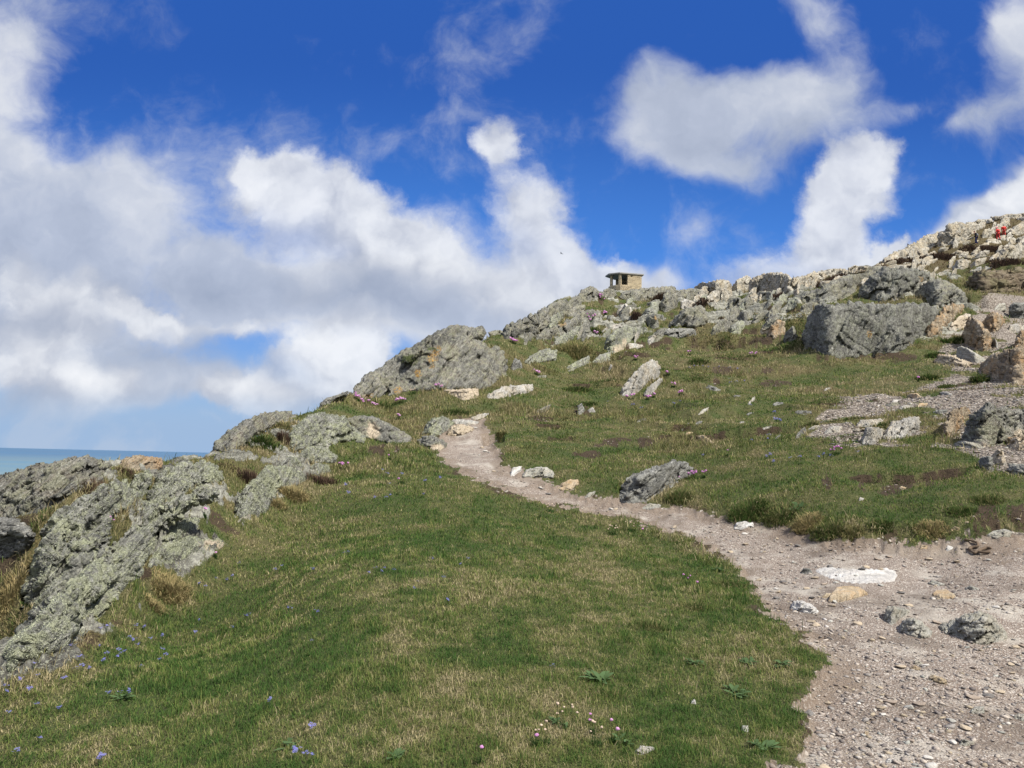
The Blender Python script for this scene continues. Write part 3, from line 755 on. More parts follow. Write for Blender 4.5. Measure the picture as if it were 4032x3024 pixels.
def rock(name, poly, label, mat='grey', phi=62, thick=.30, ang=50, rough=1.0, flat=0.0, d=None, step=None, marks=(), kind=None, cat='rock', group=None, ext=None, seed=None, jag=1.0, parent=None, edge=None, sh=0.0):
    """a rock standing at its own distance: POLY is its outline on the photograph (4032 wide); the base stands on the ground there, the face
    leans back at PHI degrees, the far side closes the solid. FLAT > 0: a slab lying on the ground, that many metres high"""
    P = np.array(poly, float)
    seed = seed if seed is not None else (sum(ord(ch) for ch in label) * 7 + int(P[0, 0])) % 9973
    rg = np.random.default_rng(seed)
    w = P[:, 0].max() - P[:, 0].min(); h = P[:, 1].max() - P[:, 1].min()
    size = math.sqrt(w * h)
    st = step or float(np.clip(size / 40.0, 2.4, 4.2))
    if max(w, h) / st > 300: st = max(w, h) / 300
    # ragged outline
    pts = []
    for k in range(len(P)):
        p0, p1 = P[k], P[(k + 1) % len(P)]
        L = np.hypot(*(p1 - p0)); m = max(1, int(L / (st * 2.2)))
        nv = np.array([p1[1] - p0[1], p0[0] - p1[0]]) / (L + 1e-9)
        for q in range(m):
            pts.append(p0 + (p1 - p0) * q / m + nv * rg.normal() * min(size * .012, st * .8) * jag * (q > 0))
    P = np.array(pts)
    # distance of the foot of the rock, per column
    nc = int(np.clip(w / 12, 4, 70))
    cx = np.linspace(P[:, 0].min() + w * .02, P[:, 0].max() - w * .02, nc)
    yb = np.full(nc, np.nan)
    for k in range(len(P)):
        (x0, y0), (x1, y1) = P[k], P[(k + 1) % len(P)]
        if x0 == x1: continue
        tt = (cx - x0) / (x1 - x0); y = y0 + tt * (y1 - y0)
        ok = (tt >= 0) & (tt <= 1)
        yb = np.where(ok, np.fmax(yb, y), yb)
    yb = np.where(np.isnan(yb), np.nanmax(yb), yb)
    if d is None:
        r, _ = pt_on(cx, yb + 1.0)
        if np.isnan(r).any():
            r2 = r[~np.isnan(r)]
            if len(r2) == 0: print('ROCK IN THE AIR', label); r2 = np.array([50.0])
            r = np.interp(np.arange(nc), np.where(~np.isnan(r))[0], r2) if (~np.isnan(r)).any() else np.full(nc, r2[0])
        lo = np.percentile(r, 50)
        r = np.clip(r, lo * .72, lo * 1.2)
    else:
        r = np.full(nc, float(d))
    rb = smooth1(r, 6 if nc > 8 else 2)
    ybs = smooth1(yb, 4 if nc > 8 else 1)
    dm = float(np.median(rb))
    px_m = dm / FPX                                           # metres per pixel there
    if flat <= 0:                                             # sink the foot into the ground
        ex = ext if ext is not None else max(8.0, h * .16)
        low = np.interp(P[:, 0], cx, ybs)
        P[:, 1] = np.where(P[:, 1] > low - .12 * h, P[:, 1] + ex, P[:, 1])
    gx = np.arange(P[:, 0].min() - st, P[:, 0].max() + 2 * st, st); gy = np.arange(P[:, 1].min() - st, P[:, 1].max() + 2 * st, st)
    X, Y = np.meshgrid(gx, gy, indexing='ij')
    sd = seg_sd(X, Y, P)
    inside = sd > 0
    qd = inside[:-1, :-1] | inside[1:, :-1] | inside[1:, 1:] | inside[:-1, 1:]
    need = np.zeros_like(inside)
    for a_ in (slice(None, -1), slice(1, None)):
        for b_ in (slice(None, -1), slice(1, None)): need[a_, b_] |= qd
    # pull the outer ring onto the outline
    ox, oy = np.where(need & ~inside)
    Pn = np.roll(P, -1, 0)
    for a_, b_ in zip(ox, oy):
        v = np.array([X[a_, b_], Y[a_, b_]]); dv = Pn - P
        t = np.clip(((v - P) * dv).sum(1) / ((dv * dv).sum(1) + 1e-9), 0, 1)
        c_ = P + dv * t[:, None]; k = ((c_ - v) ** 2).sum(1).argmin()
        X[a_, b_], Y[a_, b_] = c_[k]
    e = np.maximum(sd, 0)
    rim = max(st, (edge if edge is not None else .17) * min(w, h))
    prof = np.sqrt(np.clip(1 - (1 - np.clip(e / rim, 0, 1)) ** 2, 0, 1))
    dirs = dir_of(X, Y)
    hz = np.hypot(dirs[..., 0], dirs[..., 1])
    T_ = thick * size * px_m
    if flat > 0:
        rr, _ = pt_on(X.ravel(), Y.ravel()); rr = np.where(np.isnan(rr), dm, rr).reshape(X.shape)
        rr = np.clip(rr, dm * .8, dm * 1.25)
        base = EYE + dirs / hz[..., None] * rr[..., None]
        F = base + np.array([0, 0, 1.0]) * (flat * prof)[..., None] - np.array([0, 0, 1.0]) * .01
        B = base - np.array([0, 0, 1.0]) * (flat * .8 * prof + .01)[..., None]
    else:
        rc = np.interp(X, cx, rb); yc = np.interp(X, cx, ybs)
        cot = 1 / math.tan(R(phi))
        dd = rc + np.maximum(yc - Y, 0) * px_m * cot
        undul = fbm(np.stack([X / (size * .45), Y / (size * .45), np.full_like(X, seed * .37)], -1), 2, seed) * .35
        undul = undul * .6 + facets(X, Y, P, size, ang, rg, 8, .75) + facets(X, Y, P, size, ang, rg, 44, .32)
        Fd = dd + T_ * (1 - prof) + T_ * undul * prof * min(1.2, rough)
        Bd = dd + T_ * 1.05 + T_ * (1.3 * prof)
        if parent is None and size > 40: CARVE.append((np.array(poly, float), cx, ybs, rb, Fd + .05 * dm * 0, gx, gy))
        F = EYE + dirs / hz[..., None] * Fd[..., None]
        B = EYE + dirs / hz[..., None] * Bd[..., None]
    ids = np.full(need.shape, -1); ids[need] = np.arange(need.sum())
    nF = int(need.sum())
    interior = need & inside & (e > st * .01)
    idb = ids.copy(); idb[interior] = nF + np.arange(interior.sum())
    V = np.concatenate([F[need], B[interior]])
    i_, j_ = np.where(qd)
    qf = np.stack([ids[i_, j_], ids[i_, j_ + 1], ids[i_ + 1, j_ + 1], ids[i_ + 1, j_]], -1)
    qb = np.stack([idb[i_, j_], idb[i_ + 1, j_], idb[i_ + 1, j_ + 1], idb[i_, j_ + 1]], -1)
    same = (qf == qb[:, [0, 3, 2, 1]]).all(1)
    faces = np.concatenate([qf, qb[~same]])

    def normals(V):
        n = np.zeros_like(V)
        a, b, c, dd_ = (V[faces[:, k]] for k in range(4))
        fn = np.cross(c - a, dd_ - b)
        for k in range(4): np.add.at(n, faces[:, k], fn)
        return n / (np.linalg.norm(n, axis=1, keepdims=True) + 1e-12)
    N = normals(V)
    S = size * px_m if flat <= 0 else max(flat * 2.2, size * px_m * .12)
    so_ = (seed % 97) * 3.1
    for w_, a_, sc_ in ((.15, .040, 1), (.06, .026, 2), (.026, .013, 3)):
        if w_ * size < 1.8 * st and flat <= 0: break
        V = V + N * (S * a_ * rough * block_noise(V + so_, S * w_, ang, seed + 100 * sc_))[:, None]
        if sc_ == 1: N = normals(V)
    V = V + N * (S * .013 * rough * fbm((V + so_) / (S * .14), 4, seed + 77))[:, None]
    if flat <= 0:
        N = normals(V)
        L_ = layer_coords(V + so_, ang)
        rd = 1 - 2 * np.abs(fbm(L_ / (S * np.array([.050, .55, .45])), 3, seed + 91))
        rd = .7 * rd + .3 * (1 - 2 * np.abs(fbm(L_ / (S * np.array([.13, .9, .6])), 2, seed + 92)))
        crk = np.exp(-(fbm(L_ / (S * np.array([.12, .7, .5])), 3, seed + 95) / .045) ** 2) + .7 * np.exp(-(fbm(L_ / (S * np.array([.5, .22, .4])), 2, seed + 96) / .035) ** 2)
        V = V + N * (S * rough * (.018 * rd - .022 * crk))[:, None]
    at = {}
    vx, vy, _ = pix_of(V)
    for key in ('orange', 'bare', 'moss'):
        m_ = np.zeros(len(V))
        for (kk, x, y, rx, ry) in marks:
            if kk != key: continue
            q = np.hypot((vx - x) / rx, (vy - y) / ry) + .55 * fbm(V / (S * .08), 3, seed + 5)
            m_ = np.maximum(m_, sstep(1.1, .7, q))
        at[key] = m_
    cen = V.mean(0); cen[2] = V[:, 2].min()
    me = finish(np_mesh(name, V - cen, faces, at), RM[mat])
    ob = link(name, me, parent, cen)
    if parent is None: tag(ob, label, cat, group, kind)
    if mat == 'lich' and parent is None: shag(ob, V, N, faces, cen, size, px_m, seed)
    return ob


def blades(P, th, lean, L, W, C, up=None, bend=.5):
    """curved three-sided blades; all arguments are arrays over the blades"""
    n = len(P)
    d = np.stack([np.cos(th), np.sin(th), np.zeros(n)], -1)
    s = np.stack([-np.sin(th), np.cos(th), np.zeros(n)], -1)
    up = np.array([0, 0, 1.0]) if up is None else up
    L_ = L[:, None]; ln = lean[:, None]
    m = P + (up * np.cos(ln * .6) + d * np.sin(ln * .6)) * L_ * .55
    t = m + (up * np.cos(ln * (1 + bend)) + d * np.sin(ln * (1 + bend))) * L_ * .45
    w = s * W[:, None]
    V = np.stack([P - w, P + w, m + w * .75, m - w * .75, t], 1).reshape(-1, 3)
    b = np.arange(n)[:, None] * 5
    F4 = b + np.array([[0, 1, 2, 3]]); F3 = b + np.array([[3, 2, 4]])
    return V, [F4, F3], np.repeat(C, 5, axis=0)


def mat_blade(name, trans=.3):
    m, T = new_mat(name)
    c = attr(T, 'col', 'Color')
    df = T.node('ShaderNodeBsdfDiffuse', {'Color': c, 'Roughness': .5})
    tr = T.node('ShaderNodeBsdfTranslucent', {'Color': c})
    mx = T.node('ShaderNodeMixShader', {0: trans, 1: df.outputs[0], 2: tr.outputs[0]})
    T.node('ShaderNodeOutputMaterial', {'Surface': mx.outputs[0]})
    return m


M_BLADE, M_LICHEN, M_HEATH, M_FLOWER = mat_blade("grass_blade"), mat_blade("lichen_tuft", .15), mat_blade("heather_twig", .1), mat_blade("flower_petal", .35)


def shag(ob, V, N, faces, cen, size, px_m, seed):
    rg = np.random.default_rng(seed)
    fc = V[faces].mean(1); fn = np.cross(V[faces[:, 2]] - V[faces[:, 0]], V[faces[:, 3]] - V[faces[:, 1]])
    ar = np.linalg.norm(fn, axis=1) / 2; fn = fn / (2 * ar[:, None] + 1e-12)
    see = (fn * (EYE - fc)).sum(1) > 0
    pr = ar * see * sstep(-.18, .14, fbm(fc / .5, 4, seed) + .30 * fn[:, 2])
    n = int(min(42000, size * size / 16 * 3.0))
    k = rg.choice(len(fc), n, p=pr / pr.sum())
    w = rg.random((n, 4)); w /= w.sum(1, keepdims=True)
    P = (V[faces[k]] * w[:, :, None]).sum(1)
    L = rg.uniform(.008, .024, n) * np.clip(px_m * FPX / 9, .8, 2.0)
    up = fn[k] + rg.normal(0, .5, (n, 3)); up /= np.linalg.norm(up, axis=1, keepdims=True)
    t = rg.random(n)[:, None] ** 1.3
    C = (1 - t) * np.array([.21, .22, .15]) + t * np.array([.52, .545, .40])
    BV, BF, BC = blades(P - up * .004, rg.uniform(0, 6.28, n), rg.uniform(.2, 1.3, n), L, L * .16, C, up)
    link('lichen', finish(np_mesh('lichen', BV - cen, BF, {'col': BC}), M_LICHEN), ob)


def RK(crop, pts, label, mat='grey', name='rock_outcrop', **kw):
    if 'marks' in kw:
        ox, oy, s = CROP[crop]
        kw['marks'] = [(k, ox + x * s, oy + y * s, rx * s, ry * s) for k, x, y, rx, ry in kw['marks']]
    if mat == 'ochre': kw['rough'] = kw.get('rough', 1.0) * 1.5; kw.setdefault('edge', .11)
    o = rock(name, cr(crop, pts), label, mat, cat='boulder' if name == 'boulder' else ('stone' if 'stone' in name else 'rock outcrop'), **kw)
    ROCKS[label] = o
    return o


# ---- left foreground
RK('A', [(-170, 530), (0, 497), (120, 465), (260, 430), (400, 405), (530, 390), (640, 415), (690, 440), (720, 470), (700, 500), (640, 540), (560, 570), (470, 610), (440, 650), (330, 725), (230, 752), (40, 775), (-170, 800)],
   'broad lichen-spotted outcrop on the left skyline with the sea behind it', 'grey', phi=38, thick=.22, ang=38, rough=1.1)
RK('A', [(740, 440), (770, 405), (850, 385), (920, 390), (1000, 400), (1015, 430), (1000, 465), (900, 485), (800, 475), (755, 465)],
   'low tan skyline slab just below the sea horizon, right of the broad spotted outcrop', 'ochre', phi=40, thick=.2, ang=20)
RK('A', [(-170, 800), (0, 780), (100, 785), (170, 830), (215, 880), (200, 960), (160, 1012), (60, 1032), (0, 1042), (-170, 1060)],
   'dark slab with white lichen spots overhanging the gully at the left edge', 'slate', phi=75, thick=.35, ang=-6, ext=2)
RK('A', [(120, 1290), (150, 1150), (170, 1010), (230, 900), (270, 810), (370, 740), (500, 680), (620, 610), (760, 560), (930, 505), (965, 545), (910, 640), (830, 680), (760, 740), (680, 790), (660, 830), (720, 880), (700, 960), (610, 1060), (530, 1140), (430, 1225), (340, 1290), (260, 1340), (170, 1350)],
   'bulging rock with a bare grey face and shaggy pale lichen, left of the long slab', 'lich', phi=52, thick=.20, ang=58, rough=1.25)
RK('A', [(1000, 500), (1060, 450), (1160, 425), (1270, 430), (1350, 460), (1400, 505), (1310, 560), (1210, 590), (1110, 650), (1010, 715), (910, 775), (860, 740), (915, 620), (960, 560)],
   'rounded shaggy lichen rock below the skyline heather, above the long slab', 'lich', phi=45, thick=.22, ang=40, rough=1.2)
RK('A', [(0, 1735), (20, 1670), (60, 1560), (150, 1450), (250, 1350), (350, 1270), (420, 1210), (520, 1130), (600, 1050), (680, 960), (740, 900), (820, 840), (900, 780), (980, 730), (1050, 680), (1120, 620), (1200, 580), (1340, 575), (1360, 600), (1290, 640), (1200, 680), (1160, 720), (1150, 760), (1030, 830), (1000, 870), (990, 930), (960, 1000), (900, 1050), (860, 1110), (830, 1170), (790, 1200), (740, 1270), (690, 1330), (640, 1400), (560, 1440), (500, 1500), (480, 1570), (400, 1600), (300, 1660), (170, 1672), (100, 1722)],
   'long diagonal slab of lichen-covered rock running down to the lawn', 'lich', phi=58, thick=.13, ang=48, rough=1.0, ext=14, edge=.22)
RK('A', [(950, 1095), (990, 1030), (1040, 980), (1110, 920), (1180, 890), (1240, 910), (1390, 908), (1390, 940), (1300, 990), (1240, 1010), (1140, 1030), (1060, 1050), (1000, 1085)],
   'small low slab with a bare pale end beside dry grass', 'lich', phi=50, thick=.2, ang=45, marks=[('bare', 1330, 935, 80, 40)])
RK('A', [(1430, 760), (1460, 700), (1490, 640), (1520, 590), (1570, 530), (1620, 490), (1690, 450), (1800, 460), (1880, 480), (1930, 540), (1870, 560), (1800, 600), (1700, 640), (1670, 700), (1620, 730), (1560, 745), (1480, 770)],
   'leaning grey rock with a straight left edge where the lawn meets the rocks', 'lich', phi=55, thick=.22, ang=58, rough=1.2)
RK('A', [(900, 1060), (950, 960), (1010, 880), (1080, 825), (1170, 765), (1235, 790), (1205, 880), (1110, 930), (1010, 1010), (955, 1095)],
   'low rough rock wedged between the long slab and the small low slab', 'lich', phi=40, thick=.25, ang=45)
RK('A', [(1465, 805), (1490, 780), (1540, 750), (1558, 748), (1540, 780), (1500, 805)], 'loose pale flake at the foot of the leaning grey rock', 'stone', name='stone', phi=60)
RK('A', [(1740, 440), (1800, 390), (1860, 400), (1880, 440), (1830, 462), (1760, 457)], 'knobbly small boulder on top of the leaning grey rock', 'lich', name='boulder', phi=60)
RK('A', [(1930, 455), (1965, 430), (2040, 445), (2060, 480), (2000, 497), (1940, 487)], 'small round boulder beside the pink thrift at the lawn top', 'lich', name='boulder', phi=60)
RK('A', [(1850, 380), (1920, 330), (2000, 325), (2100, 390), (2100, 425), (2000, 428), (1900, 420), (1860, 402)], 'pale green boulder below the big rounded lichen rock', 'lich', name='boulder', phi=55)
RK('A', [(1310, 335), (1380, 270), (1450, 215), (1530, 165), (1620, 125), (1700, 108), (1800, 110), (1885, 132), (1850, 150), (1700, 180), (1600, 220), (1580, 270), (1480, 335), (1400, 362)],
   'smooth grey dome on the skyline with a grass gully in its side', 'grey', phi=38, thick=.25, ang=35, rough=.7)
RK('B', [(-40, 1240), (-30, 1150), (0, 1110), (60, 1040), (150, 980), (240, 955), (340, 965), (430, 1005), (480, 1060), (560, 1130), (620, 1160), (560, 1190), (440, 1180), (380, 1185), (300, 1225), (200, 1210), (60, 1240)],
   'big rounded rock furred with grey green lichen above the lawn', 'lich', phi=50, thick=.3, ang=40, rough=1.1)
RK('B', [(430, 1010), (500, 980), (560, 972), (650, 985), (720, 1015), (800, 1060), (850, 1090), (920, 1130), (960, 1165), (930, 1190), (850, 1195), (780, 1200), (700, 1180), (640, 1160), (560, 1150), (500, 1100)],
   'smooth pale grey slab sloping right beside the furred rounded rock', 'grey', phi=45, thick=.25, ang=-20, rough=.7, marks=[('bare', 640, 1110, 60, 80)])
RK('B', [(1030, 1120), (1060, 1050), (1120, 1000), (1190, 985), (1250, 1010), (1290, 1040), (1260, 1080), (1200, 1130), (1130, 1150), (1080, 1150)],
   'green grey boulder at the head of the path', 'lich', name='boulder', phi=60, ang=55)
RK('B', [(1215, 1125), (1260, 1060), (1330, 1045), (1440, 1075), (1425, 1110), (1330, 1137), (1250, 1147)], 'orange stained rock at the head of the path', 'ochre', name='boulder', phi=45, ang=20, marks=[('bare', 1340, 1090, 120, 50)])
RK('B', [(1245, 1022), (1300, 1005), (1400, 1012), (1480, 1030), (1445, 1062), (1350, 1052), (1280, 1042)], 'thin flat slab above the orange stained rock', 'white', name='rock_slab', phi=35, ang=5)
RK('B', [(1400, 1000), (1490, 965), (1560, 958), (1545, 1000), (1480, 1017)], 'small white slab where the path tops out', 'white', name='rock_slab', phi=35, ang=15)
RK('B', [(985, 1180), (1040, 1140), (1120, 1138), (1190, 1168), (1230, 1200), (1205, 1250), (1120, 1262), (1060, 1240)], 'low bedrock hump on the left edge of the upper path', 'grey', phi=45, ang=10, marks=[('bare', 1150, 1230, 60, 30)])
RK('B', [(440, 790), (480, 740), (560, 690), (640, 640), (720, 590), (790, 540), (860, 480), (930, 445), (1000, 400), (1060, 360), (1140, 320), (1250, 290), (1340, 276), (1450, 285), (1520, 290), (1540, 330), (1500, 370), (1450, 380), (1560, 440), (1640, 470), (1700, 540), (1690, 590), (1660, 640), (1660, 700), (1600, 730), (1500, 770), (1400, 765), (1200, 770), (1000, 775), (940, 770), (860, 790), (760, 810), (620, 850), (540, 840), (480, 820)],
   'great dome of grey rock with orange lichen patches on the left skyline', 'grey', phi=42, thick=.2, ang=32, rough=.85,
   marks=[('orange', 1110, 530, 45, 70), (
       'orange', 1000, 640, 28, 36), ('orange', 838, 785, 36, 32), ('orange', 610, 825, 45, 18), ('orange', 1150, 470, 30, 40), ('moss', 930, 530, 75, 45), ('moss', 1100, 450, 40, 15)])
RK('B', [(1190, 775), (1300, 770), (1480, 762), (1475, 830), (1370, 868), (1290, 832)], 'bare pinkish slab at the foot of the great dome', 'ochre', name='rock_slab', phi=40, ang=15, rough=.6, marks=[('bare', 1340, 810, 200, 70)])
RK('B', [(195, 900), (270, 840), (340, 820), (445, 785), (430, 812), (350, 832), (300, 885)], 'thin pale rock on the skyline left of the great dome', 'grey', phi=45, ang=30)
RK('B', [(1550, 318), (1600, 303), (1650, 300), (1675, 312), (1660, 345), (1580, 345)], 'small grey hump on the skyline between the dome and the jagged crag', 'grey', phi=45)
# ---- crag below the lookout
RK('C', [(145, 600), (180, 520), (240, 490), (300, 480), (350, 450), (390, 428), (450, 408), (500, 370), (560, 335), (610, 340), (640, 380), (660, 410), (600, 440), (550, 470), (530, 510), (460, 540), (400, 580), (370, 625), (300, 605), (230, 625), (150, 635)],
   'jagged grey crag rising on the skyline left of the lookout', 'grey', phi=58, thick=.22, ang=52, rough=1.5)
RK('C', [(390, 425), (405, 405), (460, 397), (470, 408), (450, 420), (410, 430)], 'dark flat stone perched on the jagged crag', 'slate', name='boulder', phi=70, d=68)
RK('C', [(370, 625), (420, 570), (480, 540), (540, 520), (620, 500), (650, 460), (720, 420), (790, 405), (860, 420), (840, 445), (780, 460), (700, 510), (640, 560), (560, 600), (480, 615), (410, 635)],
   'rough arm of crag carrying one orange lichen patch', 'grey', phi=55, thick=.25, ang=45, rough=1.4, marks=[('orange', 582, 503, 32, 22)])
RK('C', [(680, 325), (720, 260), (780, 235), (830, 250), (862, 290), (850, 325), (800, 345), (740, 348), (690, 348)], 'rounded crag top on the skyline just left of the lookout', 'grey', phi=60, ang=45, rough=1.2)
RK('C', [(610, 390), (630, 335), (660, 312), (700, 308), (720, 345), (690, 385), (650, 410)], 'dark cleft rock between the crag top and the jagged crag', 'grey', phi=55, rough=1.2)
RK('C', [(855, 300), (880, 260), (910, 248), (955, 256), (975, 288), (940, 315), (880, 312)], 'small skyline knob touching the left foot of the lookout', 'grey', phi=60, rough=1.2)
RK('C', [(980, 305), (1020, 275), (1100, 258), (1200, 248), (1300, 240), (1390, 238), (1410, 270), (1350, 285), (1290, 315), (1200, 333), (1100, 348), (1010, 325)],
   'craggy ledge that carries the stone lookout', 'grey', phi=50, thick=.3, ang=52, rough=1.5)
RK('C', [(1280, 370), (1320, 310), (1370, 290), (1420, 300), (1412, 360), (1390, 402), (1330, 432), (1285, 412)], 'shaggy dark boulder below the right end of the lookout ledge', 'grey', name='boulder', phi=65, ang=55, rough=1.1)
RK('C', [(1370, 302), (1430, 262), (1520, 248), (1582, 255), (1592, 300), (1500, 308), (1420, 314)], 'low skyline rock right of the dark heather', 'grey', phi=45, rough=1.2)
RK('C', [(470, 672), (540, 610), (600, 580), (680, 530), (740, 508), (722, 560), (650, 612), (600, 652), (520, 678)], 'narrow pale rock rib in rough grass below the orange-marked arm', 'lich', phi=50, ang=42)
RK('C', [(285, 805), (340, 740), (420, 700), (480, 688), (540, 700), (532, 785), (480, 768), (400, 785), (320, 815)], 'low lichened outcrop in rough grass right of the great dome', 'lich', phi=50, ang=40)
RK('C', [(200, 845), (232, 755), (270, 770), (292, 812), (250, 850)], 'small dark upright rock beside the right end of the great dome', 'slate', phi=70, ang=70)
RK('C', [(875, 690), (900, 610), (960, 550), (1040, 525), (1092, 530), (1090, 600), (1052, 640), (1020, 680), (990, 740), (1000, 783), (970, 785), (945, 732), (900, 715)],
   'tall leaning slab with a pale broken foot on the mid slope', 'lich', phi=65, thick=.25, ang=55, marks=[('bare', 990, 720, 45, 70), ('bare', 1040, 650, 30, 40)])
RK('C', [(1098, 655), (1105, 590), (1120, 562), (1136, 578), (1130, 640), (1118, 668)], 'thin upright stone standing beside the tall leaning slab', 'white', name='stone', phi=80, ang=85, rough=.6)
RK('C', [(1030, 685), (1060, 645), (1110, 650), (1172, 662), (1120, 684), (1060, 694)], 'cream broken ledge at the base of the tall leaning slab', 'white', name='rock_slab', phi=45)
RK('C', [(968, 435), (1000, 380), (1040, 360), (1080, 390), (1092, 422), (1040, 436), (990, 446)], 'cluster of pale split rock below the lookout ledge', 'white', phi=60, ang=60, rough=1.4)
RK('C', [(845, 565), (900, 530), (960, 510), (1020, 500), (1012, 530), (950, 545), (890, 570)], 'thin flat pale slab above the tall leaning slab', 'white', name='rock_slab', phi=40, ang=20)
RK('C', [(1028, 502), (1070, 482), (1122, 484), (1100, 507), (1050, 518)], 'small flat slab beside a peat hole, above the tall leaning slab', 'grey', name='rock_slab', phi=45, ang=10)
RK('C', [(1436, 400), (1440, 340), (1470, 325), (1530, 345), (1572, 370), (1500, 394)], 'pale topped rock behind the big split boulder', 'white', name='boulder', phi=55)
RK('C', [(1325, 535), (1370, 490), (1420, 440), (1470, 400), (1540, 375), (1590, 370), (1622, 420), (1642, 470), (1612, 525), (1540, 543), (1480, 534), (1400, 534)], 'big split boulder resting over a dark crack on the mid slope', 'grey', name='boulder', phi=66, ang=50, ext=2)
RK('C', [(1315, 575), (1340, 543), (1480, 538), (1542, 548), (1560, 595), (1430, 610), (1340, 618)], 'low dark rock directly beneath the big split boulder', 'slate', phi=60, ang=30, edge=.5)
RK('C', [(1183, 475), (1210, 440), (1250, 430), (1266, 470), (1284, 525), (1260, 555), (1220, 553), (1200, 512)], 'upright wedge of rock with an orange lichen dot', 'grey', phi=70, ang=65, marks=[('orange', 1253, 465, 14, 18)])
RK('C', [(1178, 655), (1200, 620), (1250, 585), (1268, 600), (1232, 642), (1200, 670)], 'small leaning pale stone right of the thin upright stone', 'white', name='stone', phi=65, ang=45)
RK('C', [(598, 842), (640, 800), (700, 770), (772, 738), (782, 790), (720, 813), (650, 840)], 'small pale wedge of rock in the grass left of the tall slab foot', 'lich', name='boulder', phi=55, ang=35)
RK('C', [(785, 795), (850, 730), (930, 710), (932, 762), (880, 790)], 'low lichened rock at the foot of the tall leaning slab', 'lich', name='boulder', phi=50, ang=35)
RK('C', [(908, 845), (930, 800), (947, 810), (937, 840)], 'little cream chip of stone below the tall slab foot', 'white', name='stone', phi=70)
RK('C', [(990, 1035), (1010, 980), (1060, 920), (1110, 860), (1160, 800), (1220, 768), (1266, 780), (1297, 830), (1290, 880), (1250, 900), (1210, 930), (1170, 950), (1152, 1000), (1100, 1034)],
   'white leaning slab standing alone in the turf', 'white', phi=70, thick=.22, ang=50, rough=1.0)
RK('C', [(1163, 1036), (1190, 980), (1230, 940), (1290, 903), (1312, 908), (1292, 960), (1232, 1012), (1192, 1040)], 'thin pale slab leaning beside the white slab', 'white', name='rock_slab', phi=70, ang=48, thick=.2)
RK('C', [(690, 1165), (690, 1100), (720, 1083), (742, 1130), (722, 1172)], 'small dark stone half under a turf cushion by the mid slope', 'slate', name='stone', phi=65)
RK('C', [(758, 1135), (800, 1110), (822, 1140), (780, 1158)], 'small white stone next to the turf cushion', 'white', name='stone', phi=60)
RK('C', [(0, 1045), (80, 1000), (160, 960), (250, 950), (360, 945), (372, 980), (320, 1012), (200, 1033), (100, 1053)], 'flat broken bedrock plates right of the pinkish slab', 'white', name='rock_slab', phi=32, ang=8, rough=1.1)
RK('C', [(1648, 600), (1670, 540), (1720, 490), (1780, 450), (1832, 433), (1852, 480), (1842, 540), (1762, 572), (1730, 604), (1690, 604)], 'leftmost slanted block of the row beside the great wall rock', 'grey', phi=62, ang=45)
RK('C', [(1838, 465), (1880, 420), (1912, 413), (1922, 450), (1922, 500), (1882, 548), (1843, 545)], 'narrow slanted block second in the row beside the great wall rock', 'grey', phi=65, ang=50)
RK('C', [(1948, 495), (1990, 440), (2060, 403), (2077, 430), (2030, 482), (1970, 515)], 'slanted grey block third in the row beside the great wall rock', 'grey', phi=60, ang=42)
RK('C', [(1995, 585), (2030, 520), (2080, 470), (2130, 438), (2152, 460), (2112, 532), (2060, 584)], 'slanted block with a rusty foot fourth in the row', 'grey', phi=62, ang=48, marks=[('bare', 2050, 570, 40, 30)])
RK('C', [(2058, 600), (2090, 530), (2140, 480), (2192, 488), (2192, 570), (2140, 605), (2080, 606)], 'rust coloured block nearest the great wall rock', 'ochre', name='boulder', phi=65, ang=50)
RK('C', [(1768, 378), (1800, 330), (1870, 315), (1892, 340), (1887, 392), (1830, 388)], 'grey boulder on the upper turf below the pale ridge', 'grey', name='boulder', phi=60)
RK('C', [(1893, 390), (1900, 340), (1930, 308), (1962, 330), (1952, 382), (1920, 403)], 'upright grey boulder beside a peat bank under the pale ridge', 'grey', name='boulder', phi=65, ang=60)
RK('C', [(1975, 300), (2010, 275), (2090, 270), (2112, 300), (2080, 318), (2000, 318)], 'dark low rock under the pale ridge', 'grey', phi=50)
RK('C', [(1545, 1182), (1600, 1130), (1642, 1113), (1622, 1145), (1585, 1180)], 'long thin stone lying in the turf of the mid slope', 'stone', name='stone', phi=45, ang=40)
RK('C', [(1465, 1315), (1490, 1290), (1530, 1293), (1512, 1325)], 'orange stone in the dark peat hollow', 'tan', name='stone', phi=55)
RK('C', [(1555, 1320), (1600, 1315), (1682, 1368), (1672, 1386), (1600, 1358)], 'long tan stone below the dark peat hollow', 'tan', name='stone', phi=45, ang=-30)
RK('I', [(838, 515), (870, 420), (900, 370), (960, 340), (1040, 320), (1120, 290), (1190, 260), (1262, 268), (1312, 305), (1312, 335), (1260, 372), (1200, 393), (1160, 435), (1100, 475), (1050, 505), (1000, 540), (985, 510), (920, 520)],
   'layered grey rock with deep ridges beside the path', 'slate', phi=58, thick=.25, ang=27, rough=1.3)
RK('I', [(985, 560), (1040, 523), (1112, 535), (1092, 558)], 'small slab at the foot of the layered grey rock', 'stone', name='stone', phi=45)
RK('I', [(243, 355), (270, 315), (340, 296), (400, 298), (440, 328), (447, 355), (400, 373), (330, 363)], 'thick flat grey stone on the upper edge of the path', 'stone', name='stone', phi=50, ang=8)
RK('I', [(168, 350), (190, 300), (245, 293), (237, 330), (215, 358)], 'white stone next to the thick flat grey stone', 'quartz', name='stone', phi=50)
RK('I', [(458, 438), (490, 400), (550, 373), (597, 380), (602, 402), (540, 445)], 'ochre stone at the turf edge of the path', 'tan', name='stone', phi=50)
